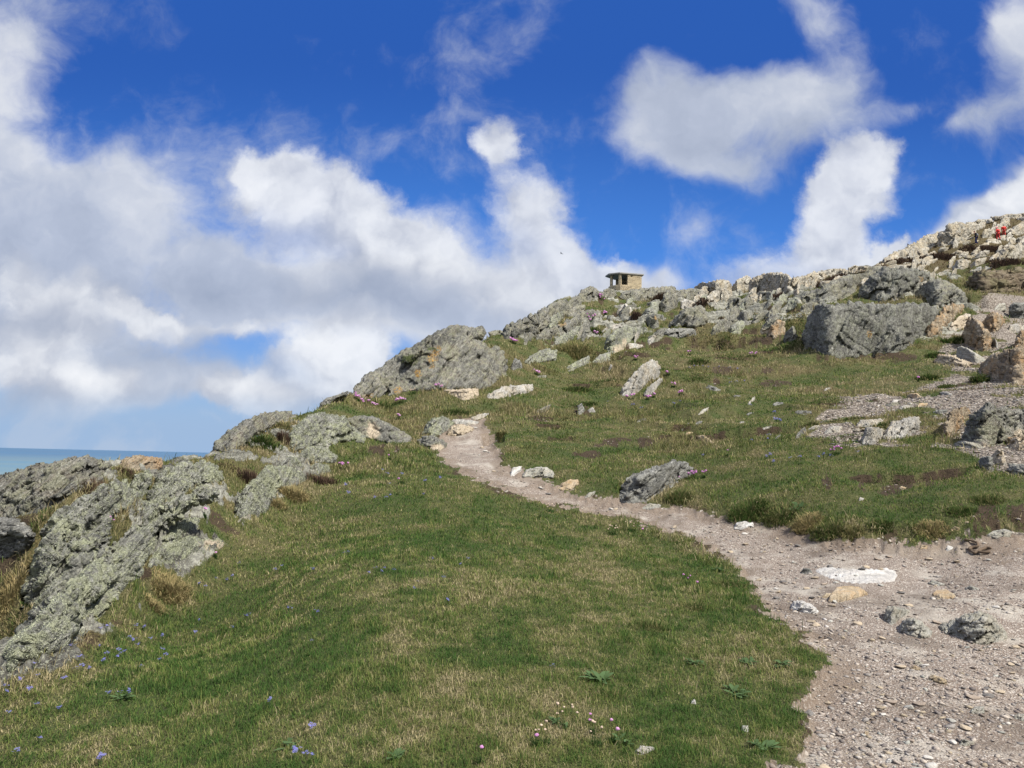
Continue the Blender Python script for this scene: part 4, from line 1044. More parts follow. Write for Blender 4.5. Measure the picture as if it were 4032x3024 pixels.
RK('I', [(632, 495), (660, 458), (702, 448), (692, 493)], 'small grey stone in the bank left of the layered rock', 'stone', name='stone', phi=55)
RK('I', [(1558, 685), (1590, 640), (1682, 643), (1692, 662), (1650, 684)], 'white block on the path below the tussocky bank', 'quartz', name='stone', phi=55)
# ---- right: the great wall and its neighbours
RK('E', [(325, 1195), (340, 1090), (370, 990), (420, 900), (470, 860), (540, 855), (600, 870), (700, 850), (850, 845), (1000, 850), (1100, 850), (1190, 840), (1260, 850), (1330, 870), (1400, 840), (1430, 870), (1480, 900), (1540, 870), (1560, 880), (1480, 960), (1430, 1020), (1400, 1070), (1370, 1110), (1300, 1160), (1240, 1205), (1220, 1255), (1050, 1265), (900, 1285), (720, 1294), (560, 1294), (480, 1275), (440, 1225)],
   'great grey wall of rock with streaked face above the turf', 'wall', phi=70, thick=.13, ang=58, rough=.75, edge=.12, marks=[('orange', 905, 1110, 30, 35)])
RK('E', [(312, 935), (330, 870), (370, 840), (440, 833), (485, 850), (420, 905), (370, 965), (320, 965)], 'overhanging grey cap at the left end of the great wall', 'grey', phi=70, ang=40)
RK('E', [(290, 815), (350, 770), (430, 730), (530, 690), (640, 650), (730, 600), (800, 560), (870, 530), (960, 520), (1022, 540), (1000, 580), (900, 600), (860, 640), (820, 720), (780, 775), (720, 805), (640, 805), (560, 825), (460, 830), (380, 838)],
   'long grey whaleback sloping down left above the great wall', 'grey', phi=48, thick=.22, ang=42, rough=1.0)
RK('E', [(830, 780), (850, 700), (900, 640), (960, 590), (1030, 550), (1100, 560), (1200, 545), (1300, 555), (1360, 580), (1402, 600), (1380, 650), (1330, 690), (1300, 755), (1260, 795), (1150, 795), (1060, 835), (960, 840), (890, 840), (860, 800)],
   'shaggy dark crag standing behind the great wall', 'wall', phi=62, thick=.24, ang=55, rough=1.5, marks=[('orange', 1345, 640, 16, 25)])
RK('E', [(1300, 765), (1340, 700), (1400, 660), (1480, 640), (1560, 650), (1640, 700), (1700, 750), (1732, 800), (1725, 845), (1680, 870), (1600, 840), (1560, 840), (1480, 880), (1420, 860), (1380, 790)],
   'pale rounded shoulder at the right end of the crag behind the wall', 'grey', phi=58, thick=.25, ang=58, rough=1.1)
RK('E', [(1375, 1115), (1420, 1040), (1480, 960), (1540, 880), (1600, 840), (1700, 860), (1690, 905), (1640, 945), (1590, 990), (1560, 1045), (1540, 1085), (1460, 1125), (1410, 1135)],
   'rust and cream slab leaning on the right end of the great wall', 'ochre', phi=62, thick=.18, ang=55)
RK('E', [(1570, 1080), (1600, 1020), (1660, 960), (1720, 930), (1765, 940), (1772, 980), (1722, 1040), (1660, 1075)], 'smooth cream slab right of the rust and cream slab', 'white', name='rock_slab', phi=55, ang=45, marks=[('bare', 1680, 1000, 120, 80)])
RK('E', [(178, 1130), (210, 1080), (240, 1050), (260, 1034), (282, 1070), (302, 1120), (292, 1175), (260, 1205), (210, 1195)], 'pointed rock standing left of the great wall', 'grey', name='boulder', phi=72, ang=70)
RK('E', [(1688, 1115), (1720, 1050), (1750, 980), (1790, 968), (1832, 1000), (1872, 1050), (1912, 1090), (1942, 1140), (1932, 1205), (1900, 1245), (1870, 1295), (1820, 1255), (1760, 1205), (1720, 1175)],
   'ochre streaked pinnacle with a grey tip beside the stony track', 'ochre', phi=66, ang=62, marks=[])
RK('E', [(1637, 1275), (1650, 1220), (1690, 1206), (1750, 1230), (1830, 1280), (1892, 1322), (1880, 1350), (1800, 1360), (1740, 1335), (1680, 1315)], 'smooth grey boulder tilted over a dark gap at the track', 'stone', name='boulder', phi=68, ang=-30, rough=.6)
RK('E', [(1438, 1335), (1500, 1273), (1560, 1288), (1620, 1288), (1700, 1328), (1772, 1350), (1762, 1385), (1700, 1390), (1600, 1370), (1500, 1355)], 'flat cream rock in front of the tilted boulder', 'ochre', name='rock_slab', phi=42, ang=-15, marks=[('bare', 1600, 1330, 180, 60)])
RK('E', [(1825, 1410), (1880, 1330), (1950, 1270), (2020, 1250), (2100, 1230), (2212, 1208), (2330, 1205), (2330, 1505), (2212, 1535), (2120, 1535), (2060, 1505), (1980, 1475), (1900, 1475), (1880, 1425)],
   'broad ochre slabs at the right edge above the scree', 'ochre', phi=50, thick=.2, ang=58)
RK('E', [(2128, 1228), (2150, 1140), (2190, 1080), (2260, 1058), (2320, 1200), (2200, 1238)], 'upright ochre slab at the right edge', 'ochre', phi=70, ang=68)
RK('E', [(2088, 965), (2085, 880), (2120, 843), (2212, 838), (2330, 850), (2330, 965), (2200, 978)], 'dark square boulder in the peat hollow at the right edge', 'slate', name='boulder', phi=72, ang=15)
RK('E', [(1955, 900), (2000, 850), (2050, 843), (2062, 882), (2005, 910)], 'small grey boulder under the peat bank', 'stone', name='boulder', phi=60, ang=25)
RK('E', [(2078, 1085), (2090, 1030), (2150, 1018), (2212, 1038), (2320, 1030), (2320, 1075), (2160, 1090)], 'pale ledge above the upright ochre slab', 'white', name='rock_slab', phi=50)
RK('E', [(1938, 1155), (1970, 1138), (1997, 1200), (1982, 1255), (1945, 1222)], 'small pale stone against the ochre pinnacle', 'white', name='stone', phi=65)
RK('E', [(1860, 1010), (1900, 940), (1960, 925), (2030, 955), (2055, 985), (2010, 1090), (1950, 1110), (1890, 1080)], 'weathered tan rock face behind the pinnacle', 'ochre', phi=55, ang=80)
RK('E', [(1780, 745), (1790, 690), (1740, 650), (1760, 610), (1850, 590), (1990, 570), (2212, 548), (2340, 548), (2340, 745), (2212, 750), (1950, 758)],
   'brown bedded rock terraces like low courses at the right edge', 'strata', phi=45, thick=.12, ang=3, rough=2.6, edge=.1)
RK('E', [(1735, 575), (1800, 540), (1880, 523), (1962, 540), (1850, 574)], 'flat grey slab at the upper turf edge above the brown terraces', 'stone', name='rock_slab', phi=35, ang=10)
# ---- the pale ridge
RK('C', [(1540, 243), (1580, 210), (1680, 200), (1750, 183), (1792, 195), (1782, 240), (1740, 295), (1690, 305), (1600, 285)], 'white ridge crag nearest the lookout', 'pale', phi=55, ang=50, rough=1.4)
RK('C', [(1795, 255), (1850, 188), (1920, 158), (1952, 180), (1932, 250), (1890, 285), (1820, 287)], 'second white crag along the ridge from the lookout', 'pale', phi=60, ang=60, rough=1.4)
RK('C', [(1930, 275), (1950, 190), (2000, 160), (2050, 143), (2150, 138), (2215, 150), (2215, 272), (2100, 285), (2000, 285)], 'third and broadest white crag along the skyline ridge', 'pale', phi=62, ang=70, rough=1.4)
RK('E', [(100, 740), (100, 620), (150, 596), (210, 603), (252, 640), (222, 700), (292, 732), (200, 750), (130, 746)], 'cream crag in the middle of the skyline ridge', 'pale', phi=60, ang=70, rough=1.4)
RK('E', [(235, 698), (260, 630), (330, 618), (400, 598), (440, 578), (482, 600), (482, 655), (420, 688), (300, 700)], 'cream blocks of ridge just left of the brown heather bank', 'pale', phi=60, ang=60, rough=1.5)
RK('E', [(425, 640), (430, 600), (470, 573), (530, 568), (590, 558), (640, 558), (700, 553), (772, 575), (762, 605), (690, 612), (640, 618), (580, 632), (500, 650)], 'low band of pale skyline rock above the heather bank', 'pale', phi=60, ang=55, rough=1.4)
RK('E', [(725, 580), (730, 548), (780, 526), (860, 528), (892, 540), (870, 565), (790, 585)], 'last small skyline crag before the hill steepens', 'pale', phi=60, ang=50, rough=1.2)
RK('E', [(985, 520), (1040, 450), (1110, 410), (1180, 398), (1230, 368), (1300, 328), (1370, 278), (1440, 258), (1502, 253), (1482, 335), (1440, 355), (1350, 405), (1250, 445), (1180, 465), (1100, 485), (1020, 510)],
   'long pale crag climbing the skyline of the right hill', 'pale', phi=55, thick=.16, ang=62, rough=1.5)
RK('E', [(1478, 350), (1500, 256), (1560, 228), (1570, 178), (1620, 168), (1700, 173), (1780, 168), (1842, 200), (1792, 255), (1750, 305), (1690, 345), (1620, 338), (1580, 378), (1500, 386)],
   'bold cream cliff on the skyline left of the walkers', 'pale', phi=66, thick=.2, ang=75, rough=1.5)
for k_, (pts_, lab_) in enumerate([
    ([(1755, 168), (1830, 138), (1900, 138), (1940, 128), (1952, 150), (1880, 172), (1800, 180)], 'thin pale rock on the skyline above the cream cliff'),
    ([(1838, 300), (1900, 238), (1980, 188), (2080, 148), (2102, 170), (2000, 232), (1960, 262), (1880, 306)], 'long tilted cream rib above the walker in black'),
    ([(2066, 280), (2100, 218), (2160, 178), (2280, 148), (2280, 235), (2170, 266), (2090, 292)], 'grey white slab right of the walkers in red'),
    ([(1985, 500), (2010, 440), (2050, 388), (2100, 358), (2212, 338), (2330, 338), (2330, 445), (2212, 456), (2120, 476), (2060, 496)], 'large cracked white slab at the right edge of the hill'),
    ([(1735, 540), (1780, 498), (1830, 468), (1902, 458), (1882, 492), (1810, 536)], 'slanting white rock above the upper turf strip'),
    ([(1618, 552), (1640, 488), (1690, 468), (1762, 488), (1742, 545), (1690, 565), (1640, 565)], 'white split boulder pair above the upper turf strip'),
    ([(1572, 550), (1590, 488), (1620, 478), (1612, 520), (1600, 555)], 'tall narrow tan stone beside the white split boulders'),
    ([(1308, 505), (1350, 485), (1402, 490), (1392, 508), (1330, 516)], 'flat white rock in the heath, lower of two above the shaggy crag'),
    ([(1398, 503), (1440, 473), (1492, 463), (1472, 492), (1430, 509)], 'flat white rock in the heath, upper of two above the shaggy crag'),
    ([(1598, 425), (1650, 398), (1702, 410), (1692, 440), (1630, 445)], 'pale rock in the heath below the cream cliff'),
    ([(1798, 440), (1850, 408), (1922, 398), (1912, 433), (1856, 460), (1820, 466)], 'pale rock in the heath below the walker in black'),
    ([(2056, 370), (2090, 318), (2120, 288), (2152, 310), (2132, 344), (2090, 376)], 'upright pale rock below the walkers in red'),
    ([(1935, 118), (2000, 108), (2080, 93), (2160, 88), (2280, 83), (2280, 125), (2150, 134), (2060, 136), (1980, 136)], 'pale rocks capping the hill above the walkers'),
    ([(1078, 545), (1100, 523), (1182, 518), (1162, 542)], 'low pale slab just above the shaggy dark crag'),
    ([(1120, 410), (1180, 398), (1260, 420), (1240, 455), (1160, 470), (1110, 455)], 'pale broken rock under the long skyline crag'),
    ([(2000, 300), (2030, 285), (2060, 300), (2040, 325), (2010, 328)], 'small pale rock at the feet of the walkers in red'),
    ([(1880, 345), (1920, 318), (1960, 322), (1950, 345), (1900, 352)], 'small white rocks between the walkers'),
    ([(2120, 330), (2160, 290), (2240, 270), (2280, 280), (2280, 320), (2180, 335)], 'rough pale rock above the large cracked white slab'),
    ([(2150, 130), (2212, 115), (2280, 112), (2280, 150), (2180, 165)], 'cream rock near the summit at the right edge')]):
    RK('E', pts_, lab_, 'pale', phi=58, ang=58, rough=1.25)
# ---- beside the scree
RK('F', [(830, 750), (850, 680), (880, 610), (940, 600), (1022, 620), (1032, 640), (1012, 712), (970, 755), (900, 750)], 'finely layered pale rock sticking out of the bare scree', 'white', phi=60, ang=60)
RK('F', [(1015, 715), (1040, 640), (1100, 560), (1200, 530), (1322, 510), (1342, 560), (1312, 640), (1290, 695), (1200, 685), (1140, 705), (1060, 716)], 'broad pale streaked bedrock right of the finely layered rock', 'white', phi=45, ang=58)
RK('F', [(795, 595), (830, 543), (920, 538), (1042, 530), (1000, 592), (900, 604)], 'low streaked ledge behind the finely layered rock', 'white', name='rock_slab', phi=35, ang=25)
RK('F', [(512, 660), (560, 610), (600, 593), (682, 600), (672, 660), (610, 655), (560, 660)], 'small ribbed outcrop at the left end of the scree', 'white', phi=50, ang=65)
RK('F', [(1522, 715), (1530, 650), (1550, 560), (1570, 500), (1640, 440), (1722, 430), (1762, 480), (1702, 560), (1692, 622), (1650, 665), (1580, 716)], 'tan streaked rock leaning left of the dark knobbly mass', 'ochre', phi=60, ang=72)
RK('F', [(1718, 700), (1750, 600), (1760, 500), (1850, 440), (1920, 393), (1970, 450), (2060, 450), (2120, 470), (2212, 453), (2330, 458), (2330, 725), (2212, 700), (2150, 710), (2080, 690), (2000, 770), (1940, 770), (1890, 790), (1800, 780), (1740, 735)],
   'dark knobbly rock mass with cream foot by the stony track', 'grey', phi=62, thick=.2, ang=68, rough=1.4, marks=[('bare', 1850, 760, 80, 35), ('bare', 2180, 660, 70, 40)])
RK('F', [(1615, 745), (1680, 718), (1760, 728), (1872, 750), (1882, 778), (1780, 793), (1680, 783)], 'smooth flat rock at the foot of the dark knobbly mass', 'stone', name='boulder', phi=45, ang=-5)
RK('F', [(1806, 915), (1850, 860), (1910, 848), (1952, 860), (1957, 950), (1942, 1015), (1890, 1005), (1860, 945)], 'blue grey rock crossed by white veins', 'slate', name='boulder', phi=60, ang=5, rough=.7)
RK('F', [(1925, 860), (1990, 788), (2032, 788), (2052, 860), (2062, 935), (1980, 935)], 'cream slab behind the blue grey veined rock', 'white', name='rock_slab', phi=55, marks=[('bare', 1990, 860, 80, 80)])
RK('F', [(2072, 965), (2090, 918), (2212, 913), (2330, 938), (2330, 1025), (2212, 1025), (2120, 1005)], 'purple grey boulder at the right edge of the scree', 'stone', name='boulder', phi=60, ang=-5)
RK('F', [(2078, 700), (2150, 680), (2212, 690), (2330, 700), (2330, 805), (2212, 785), (2150, 845), (2100, 795)], 'orange stained block under the dark knobbly mass', 'ochre', phi=58, marks=[('bare', 2150, 760, 70, 80)])
for c_, pts_, lab_, m_ in [
    ('F', [(1213, 345), (1250, 320), (1310, 318), (1347, 355), (1280, 368)], 'tan stone on the bare slope above the scree', 'tan'),
    ('F', [(1088, 398), (1110, 370), (1152, 375), (1142, 403)], 'white stone on the scree left of the tan stone', 'quartz'),
    ('F', [(1288, 435), (1330, 403), (1402, 400), (1372, 438)], 'flat brown stone on the upper scree', 'tan'),
    ('F', [(1435, 480), (1480, 455), (1570, 458), (1560, 490), (1470, 495)], 'dark flat stone left of the tan streaked rock', 'slate'),
    ('F', [(1145, 1120), (1180, 1100), (1218, 1115), (1200, 1135)], 'yellow stone in the bare patch of the bank', 'tan'),
    ('F', [(810, 1220), (830, 1195), (862, 1205), (855, 1232)], 'pale round stone in the turf of the bank', 'quartz'),
    ('F', [(1878, 1515), (1960, 1478), (2050, 1463), (2112, 1490), (2092, 1533), (2030, 1553), (1960, 1533)], 'grey boulder by the path below the peaty bank', 'stone'),
    ('F', [(1588, 1463), (1630, 1440), (1672, 1450), (1662, 1488), (1610, 1493)], 'ochre stone under the dry overhanging grass', 'tan'),
    ('F', [(1500, 308), (1560, 305), (1608, 325), (1600, 345), (1540, 330)], 'pale flat slab on the slope above the scree', 'white'),
    ('F', [(1700, 1405), (1740, 1398), (1765, 1410), (1740, 1423)], 'thin cream stone near the ochre stone by the bank', 'tan'),
    ('G', [(498, 635), (530, 593), (580, 588), (650, 620), (687, 660), (672, 688), (600, 673), (530, 653)], 'smooth white stone near the lawn corner of the path', 'quartz'),
    ('G', [(1098, 705), (1115, 648), (1170, 628), (1272, 650), (1262, 682), (1200, 702), (1190, 743), (1140, 753)], 'greenish stone behind the cracked grey stone on the gravel', 'stone'),
    ('G', [(1193, 775), (1220, 718), (1280, 698), (1350, 728), (1412, 790), (1402, 823), (1330, 833), (1250, 813)], 'cracked grey stone left of the big layered boulder on the gravel', 'stone'),
    ('G', [(568, 412), (590, 383), (630, 388), (652, 415), (610, 428)], 'small brown stone touching the left tip of the white bedrock patch', 'slate'),
    ('G', [(1378, 482), (1410, 458), (1492, 485), (1472, 503)], 'grey stone right of the white bedrock patch', 'stone'),
    ('G', [(1378, 1078), (1420, 1063), (1502, 1095), (1512, 1128), (1470, 1133)], 'tan stone on the gravel below the layered boulder', 'tan'),
    ('G', [(1263, 1018), (1300, 1003), (1342, 1025), (1302, 1048)], 'pale yellow stone beside a grey one on the gravel', 'tan'),
    ('G', [(1283, 993), (1310, 966), (1352, 990), (1332, 1012)], 'grey stone just behind the pale yellow stone', 'stone'),
    ('G', [(698, 573), (730, 543), (782, 545), (752, 578)], 'brown flat stone left of the tan half-buried stone', 'tan'),
    ('G', [(143, 128), (160, 93), (220, 83), (272, 110), (210, 138)], 'white stone at the path edge where the bank begins', 'quartz'),
    ('G', [(1318, 262), (1340, 233), (1382, 240), (1372, 265)], 'tan cube-like stone on the upper gravel', 'tan'),
    ('G', [(1488, 268), (1510, 238), (1547, 250), (1522, 278)], 'small white stone beside the tan cube-like stone', 'quartz'),
    ('G', [(1638, 1303), (1680, 1268), (1742, 1263), (1747, 1303), (1700, 1318)], 'grey angular stone near the right edge of the gravel', 'stone'),
    ('G', [(1573, 1513), (1600, 1473), (1682, 1490), (1672, 1523)], 'flat grey stone low on the gravel', 'stone'),
    ('G', [(1103, 1618), (1130, 1598), (1177, 1615), (1152, 1638)], 'pink white stone at the bottom of the gravel', 'quartz'),
    ('G', [(1613, 513), (1650, 493), (1712, 515), (1692, 528)], 'flat thin stone right of the yellow flush stone', 'stone'),
    ('G', [(1920, 1330), (1960, 1310), (2010, 1320), (2010, 1360), (1960, 1360)], 'brown grey stone cut by the right edge low on the gravel', 'stone'),
    ('G', [(975, 1440), (985, 1420), (1005, 1425), (1000, 1460), (980, 1465)], 'orange pebble on the bare earth by the lawn', 'tan'),
    ('G', [(188, 1423), (200, 1388), (237, 1388), (237, 1428)], 'white stone lying in the grass near the path', 'quartz'),
    ('J', [(1338, 945), (1380, 903), (1462, 913), (1400, 945), (1350, 955)], 'flat pale stone among the thrift at the bottom of the lawn', 'quartz'),
    ('J', [(1618, 692), (1640, 678), (1652, 700), (1637, 708)], 'tiny white stone in the lawn grass', 'quartz')]:
    RK(c_, pts_, lab_, m_, name='stone', phi=58, ang=12, rough=.75, step=2.6, thick=.45)
RK('G', [(1443, 765), (1500, 740), (1570, 710), (1650, 680), (1722, 663), (1782, 690), (1832, 740), (1882, 790), (1892, 832), (1832, 853), (1780, 888), (1700, 883), (1620, 853), (1550, 823), (1480, 793)],
   'big layered grey green boulder lying on the gravel', 'stone', name='boulder', phi=50, ang=22, rough=1.15, thick=.4, step=3.0)
for c_, pts_, lab_, m_, f_ in [
    ('G', [(663, 402), (690, 378), (770, 373), (880, 388), (1010, 388), (1120, 378), (1182, 400), (1187, 442), (1172, 472), (1080, 482), (940, 487), (820, 472), (730, 442), (690, 422)], 'long white bedrock patch worn flush with the gravel', 'quartz', .018),
    ('G', [(743, 603), (770, 560), (800, 528), (880, 518), (950, 528), (1002, 555), (940, 572), (870, 592), (790, 603)], 'tan half-buried stone below the white bedrock patch', 'tan', .07),
    ('G', [(1403, 557), (1440, 533), (1500, 528), (1562, 565), (1542, 582), (1460, 577)], 'yellow stone set flush in the gravel', 'tan', .04)]:
    RK(c_, pts_, lab_, m_, name='rock_slab', flat=f_, ang=4, rough=.14, step=2.8)


def small_outcrops():
    """the many low ribs of rock that break through the turf of the upper slope"""
    rg = np.random.default_rng(77)
    def one(x, y, L, wd, ang, mat, lab, grp):
        a = R(ang); n = 11
        pts = []
        for k in range(n):
            t = 2 * math.pi * k / n
            rr = 1 + rg.normal(0, .16)
            u, v = math.cos(t) * L * rr, math.sin(t) * wd * rr
            pts.append((x + u * math.cos(a) + v * math.sin(a), y - u * math.sin(a) + v * math.cos(a)))
        rock('rock_outcrop', pts, lab, mat, cat='rock outcrop', phi=36, thick=.25, ang=ang + rg.normal(0, 6), rough=1.5, group=grp, seed=int(rg.integers(9000)))
    n = 0
    for k in range(400):
        x, y = rg.uniform(1130, 1720), rg.uniform(628, 745)
        lim = np.interp(x, [1130, 1200, 1280, 1400, 1600, 1720], [745, 690, 655, 650, 640, 630])
        if y < lim or y > np.interp(x, [1130, 1500, 1720], [745, 735, 700]): continue
        s_ = rg.uniform(11, 34) * (1 if y > 660 else .8)
        one(x * D2S, y * D2S, s_ * D2S * .8, s_ * D2S * .38, rg.normal(42, 10), rg.choice(['grey', 'grey', 'grey', 'lich']), 'low grey rib of rock breaking through rough turf on the upper slope', 'low ribs of rock in the turf of the upper slope')
        n += 1
        if n >= 34: break
    n = 0
    for k in range(200):                                          # slabs almost swallowed by the turf lower down
        x, y = rg.uniform(1110, 1980), rg.uniform(745, 965)
        if y > np.interp(x, [1110, 1700, 1980], [900, 950, 945]) or (1300 < x < 1500 and y > 780 and y < 880): continue
        s_ = rg.uniform(8, 22)
        one(x * D2S, y * D2S, s_ * D2S * .9, s_ * D2S * .28, rg.normal(18, 12), rg.choice(['slate', 'grey', 'white']), 'half-buried slab of rock showing through the turf of the middle slope', 'half-buried slabs in the middle slope')
        n += 1
        if n >= 22: break
    # along the crest and the pale ridge
    for k in range(34):
        x = rg.uniform(1400, 1960)
        y = float(np.interp(x, SKYL[:, 0], SKYL[:, 1])) + rg.uniform(-3, 26) * (1 if x > 1500 else .5)
        s_ = rg.uniform(10, 24)
        one(x * D2S, y * D2S, s_ * D2S * .8, s_ * D2S * .5, rg.normal(55, 12), 'pale' if x > 1500 else 'grey', 'pale broken rock along the skyline ridge' if x > 1500 else 'grey broken rock on the crest right of the lookout', 'broken rocks along the ridge' if x > 1500 else 'broken rocks on the crest')
    for k in range(60):
        x = rg.uniform(1900, 2212)
        y = float(np.interp(x, SKYL[:, 0], SKYL[:, 1])) + rg.uniform(0, 90)
        s_ = rg.uniform(8, 22)
        one(x * D2S, y * D2S, s_ * D2S * .85, s_ * D2S * .42, rg.normal(45, 12), 'pale', 'pale broken rib of rock on the steep right hill', 'pale ribs of rock on the right hill')


small_outcrops()

# ------------------------------------------------------------------ seat the rocks: the ground gives way where a rock stands
ROCKM = np.zeros_like(Zg)
NEARM = np.zeros_like(Zg)
for P_, cx_, yb_, rb_, df_, gx_, gy_ in CARVE:
    x0, x1, y0 = P_[:, 0].min() / D2S, P_[:, 0].max() / D2S, P_[:, 1].min() / D2S
    sel = infr & (GPX > x0 - 8) & (GPX < x1 + 8) & (GPY > y0 - 4) & (GR > rb_.min() * .84) & (GR < df_.max() * 1.06)
    if not sel.any(): continue
    px_, py_ = GPX[sel] * D2S, GPY[sel] * D2S
    r_ = GR[sel]
    i_ = np.clip(np.rint((px_ - gx_[0]) / (gx_[1] - gx_[0])).astype(int), 0, len(gx_) - 1)
    j_ = np.clip(np.rint((py_ - gy_[0]) / (gy_[1] - gy_[0])).astype(int), 0, len(gy_) - 1)
    sd_ = seg_sd(px_, py_, [tuple(p) for p in P_])
    yb_c = np.interp(px_, cx_, yb_); rb_c = np.interp(px_, cx_, rb_)
    _, tb = az_T(px_, yb_c)
    hit = (sd_ > 0) & (r_ > rb_c * .84) & (r_ < df_[i_, j_] * 1.02)
    zc = 1.6 + r_ * (tb + 0.002)
    z_ = Zg[sel]
    rm = ROCKM[sel]; ROCKM[sel] = np.maximum(rm, hit)
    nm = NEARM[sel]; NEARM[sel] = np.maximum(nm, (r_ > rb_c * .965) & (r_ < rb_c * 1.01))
    Zg[sel] = np.where(hit & (z_ > zc), z_ + (zc - z_) * sstep(0, 8, sd_), z_)
set_tmax()
nA, nR = len(AZ), len(LR)
idx = np.arange(nA * nR).reshape(nA, nR)
quads = np.stack([idx[:-1, :-1], idx[1:, :-1], idx[1:, 1:], idx[:-1, 1:]], -1)[:, :, ::-1]
pq = (PM[:-1, :-1] + PM[1:, :-1] + PM[1:, 1:] + PM[:-1, 1:]) > 0
Vg = np.stack([GX, GY, Zg], -1).reshape(-1, 3)


def submesh(name, q, attrs):
    used = np.unique(q); mp = np.full(len(Vg), -1, np.int64); mp[used] = np.arange(len(used))
    return np_mesh(name, Vg[used], mp[q], {k: a.ravel()[used] for k, a in attrs.items()})


_e = np.maximum(sstep(26, 6, PM + 16 * fbm(G3 / .30, 4, 121)), sstep(1.2, .5, np.hypot((GPX - 1790) / 75, (GPY - 1445) / 60) + .6 * fbm(G3 / .2, 3, 122)))
EARTH = np.clip(np.maximum(_e, sstep(1.2, .6, np.hypot((GPX - 2130) / 190, (GPY - 1160) / 38) + .7 * fbm(G3 / .3, 3, 123))), 0, 1) * infr * .9
ga = {'green': GREEN, 'soil': SOIL, 'scree': SCR, 'heath': HEATH, 'rocky': ROCKY}
o = link('ground', finish(submesh('ground', quads[~pq].reshape(-1, 4), ga), M_GROUND, True)); tag(o, 'grassy hillside rising to the right above the sea', 'hillside', kind='structure')
o = link('path', finish(submesh('path', quads[pq].reshape(-1, 4), {'earth': EARTH}), M_PATH, True)); tag(o, 'trodden gravel footpath winding up through the turf', 'path', kind='structure')


# ------------------------------------------------------------------ turf: one mass of short blades
def grass_field():
    N = 900000
    az = rng.uniform(R(-38), R(38), N)
    lr = np.concatenate([rng.uniform(math.log(2.6), math.log(20), int(N * .60)), rng.uniform(math.log(20), math.log(140), N - int(N * .60))])
    r = np.exp(lr)
    x, y = np.sin(az) * r, np.cos(az) * r
    soil = gat(SOIL, x, y); scr = gat(SCR, x, y); pm = gat(PM, x, y); rk = gat(ROCKM, x, y); hth = gat(HEATH, x, y)
    keep = (rng.random(N) > soil * .84) & (rng.random(N) > scr * .985) & (rk < .5) & (rng.random(N) > hth * .45)
    keep &= rng.random(N) > .93 * sstep(.3, .6, gat(ROCKY, x, y))
    keep &= ~((pm > 0) & (rng.random(N) > .012 + .10 * sstep(16, 0, pm)))
    keep &= (rng.random(N) < .25 + .75 * sstep(0, -18, pm + 9 * fbm(np.stack([x, y, x * 0], -1) / .22, 2, 211)))
    x, y, r, pm, soil, hth, az = (v[keep] for v in (x, y, r, pm, soil, hth, az))
    n = len(x)
    z = zat(x, y)
    P = np.stack([x, y, z - .004], -1)
    p2 = np.stack([x, y, np.zeros(n)], -1)
    g = gat(GREEN, x, y)
    clump = fbm(p2 / .10, 2, 221)
    g = g + .55 * clump * sstep(22, 8, r)
    tall = sstep(.05, .5, fbm(p2 / .55, 3, 201)) * .6 + sstep(.1, .5, fbm(p2 / 2.2, 2, 203)) * .5
    L = rng.uniform(.026, .066, n) * (1 + .9 * tall + .5 * clump) * np.where(rng.random(n) < .05, 2.1, 1.0) * np.clip(.82 + .030 * np.maximum(r - 9, 0), .8, 2.4)
    rough = gat(ROUGH, x, y); nearr = gat(NEARM, x, y)
    L = L * (1 + (.9 - .5 * (r < 16)) * rough * rng.uniform(.3, 1.3, n)) * (1 + .9 * nearr * rng.random(n))
    fringe = (pm > -26) & (pm < 0) & (r > 10.3) & (az > R(8))
    L = np.where(fringe, L * rng.uniform(1.3, 3.2, n), L)
    lean = rng.uniform(.35, 1.30, n) + .2 * fringe
    th = rng.uniform(0, 2 * math.pi, n)
    th = np.where(fringe & (rng.random(n) < .6), -math.pi / 2 + rng.normal(0, .6, n), th)
    W = np.maximum(rng.uniform(.0008, .0018, n), .00036 * r) * np.where(r > 18, 1.1, 1)
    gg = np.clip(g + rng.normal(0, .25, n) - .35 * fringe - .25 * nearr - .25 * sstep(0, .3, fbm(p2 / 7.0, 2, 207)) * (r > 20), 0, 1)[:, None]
    deep, green, oliv, straw = np.array([.046, .092, .024]), np.array([.110, .152, .040]), np.array([.195, .195, .072]), np.array([.37, .315, .19])
    C = np.where(gg > .66, green + (deep - green) * (gg - .66) / .34, np.where(gg > .34, oliv + (green - oliv) * (gg - .34) / .32, straw + (oliv - straw) * gg / .34))
    br = (rough * rng.uniform(.1, .75, n))[:, None]
    C = C * (1 - br) + br * np.array([.185, .145, .078])
    h = (hth * (rng.random(n) < .85))[:, None]
    C = C * (1 - h) + h * (np.array([.075, .052, .030]) + rng.random((n, 1)) * np.array([.12, .095, .05]))
    C = C * rng.uniform(.72, 1.25, (n, 1))
    V, F, Cc = blades(P, th, lean, L, W, C, bend=.65)
    o = link('grass', finish(np_mesh('grass', V, F, {'col': Cc}), M_BLADE)); tag(o, 'short mottled green and straw turf covering the hillside', 'grass', kind='stuff')


grass_field()


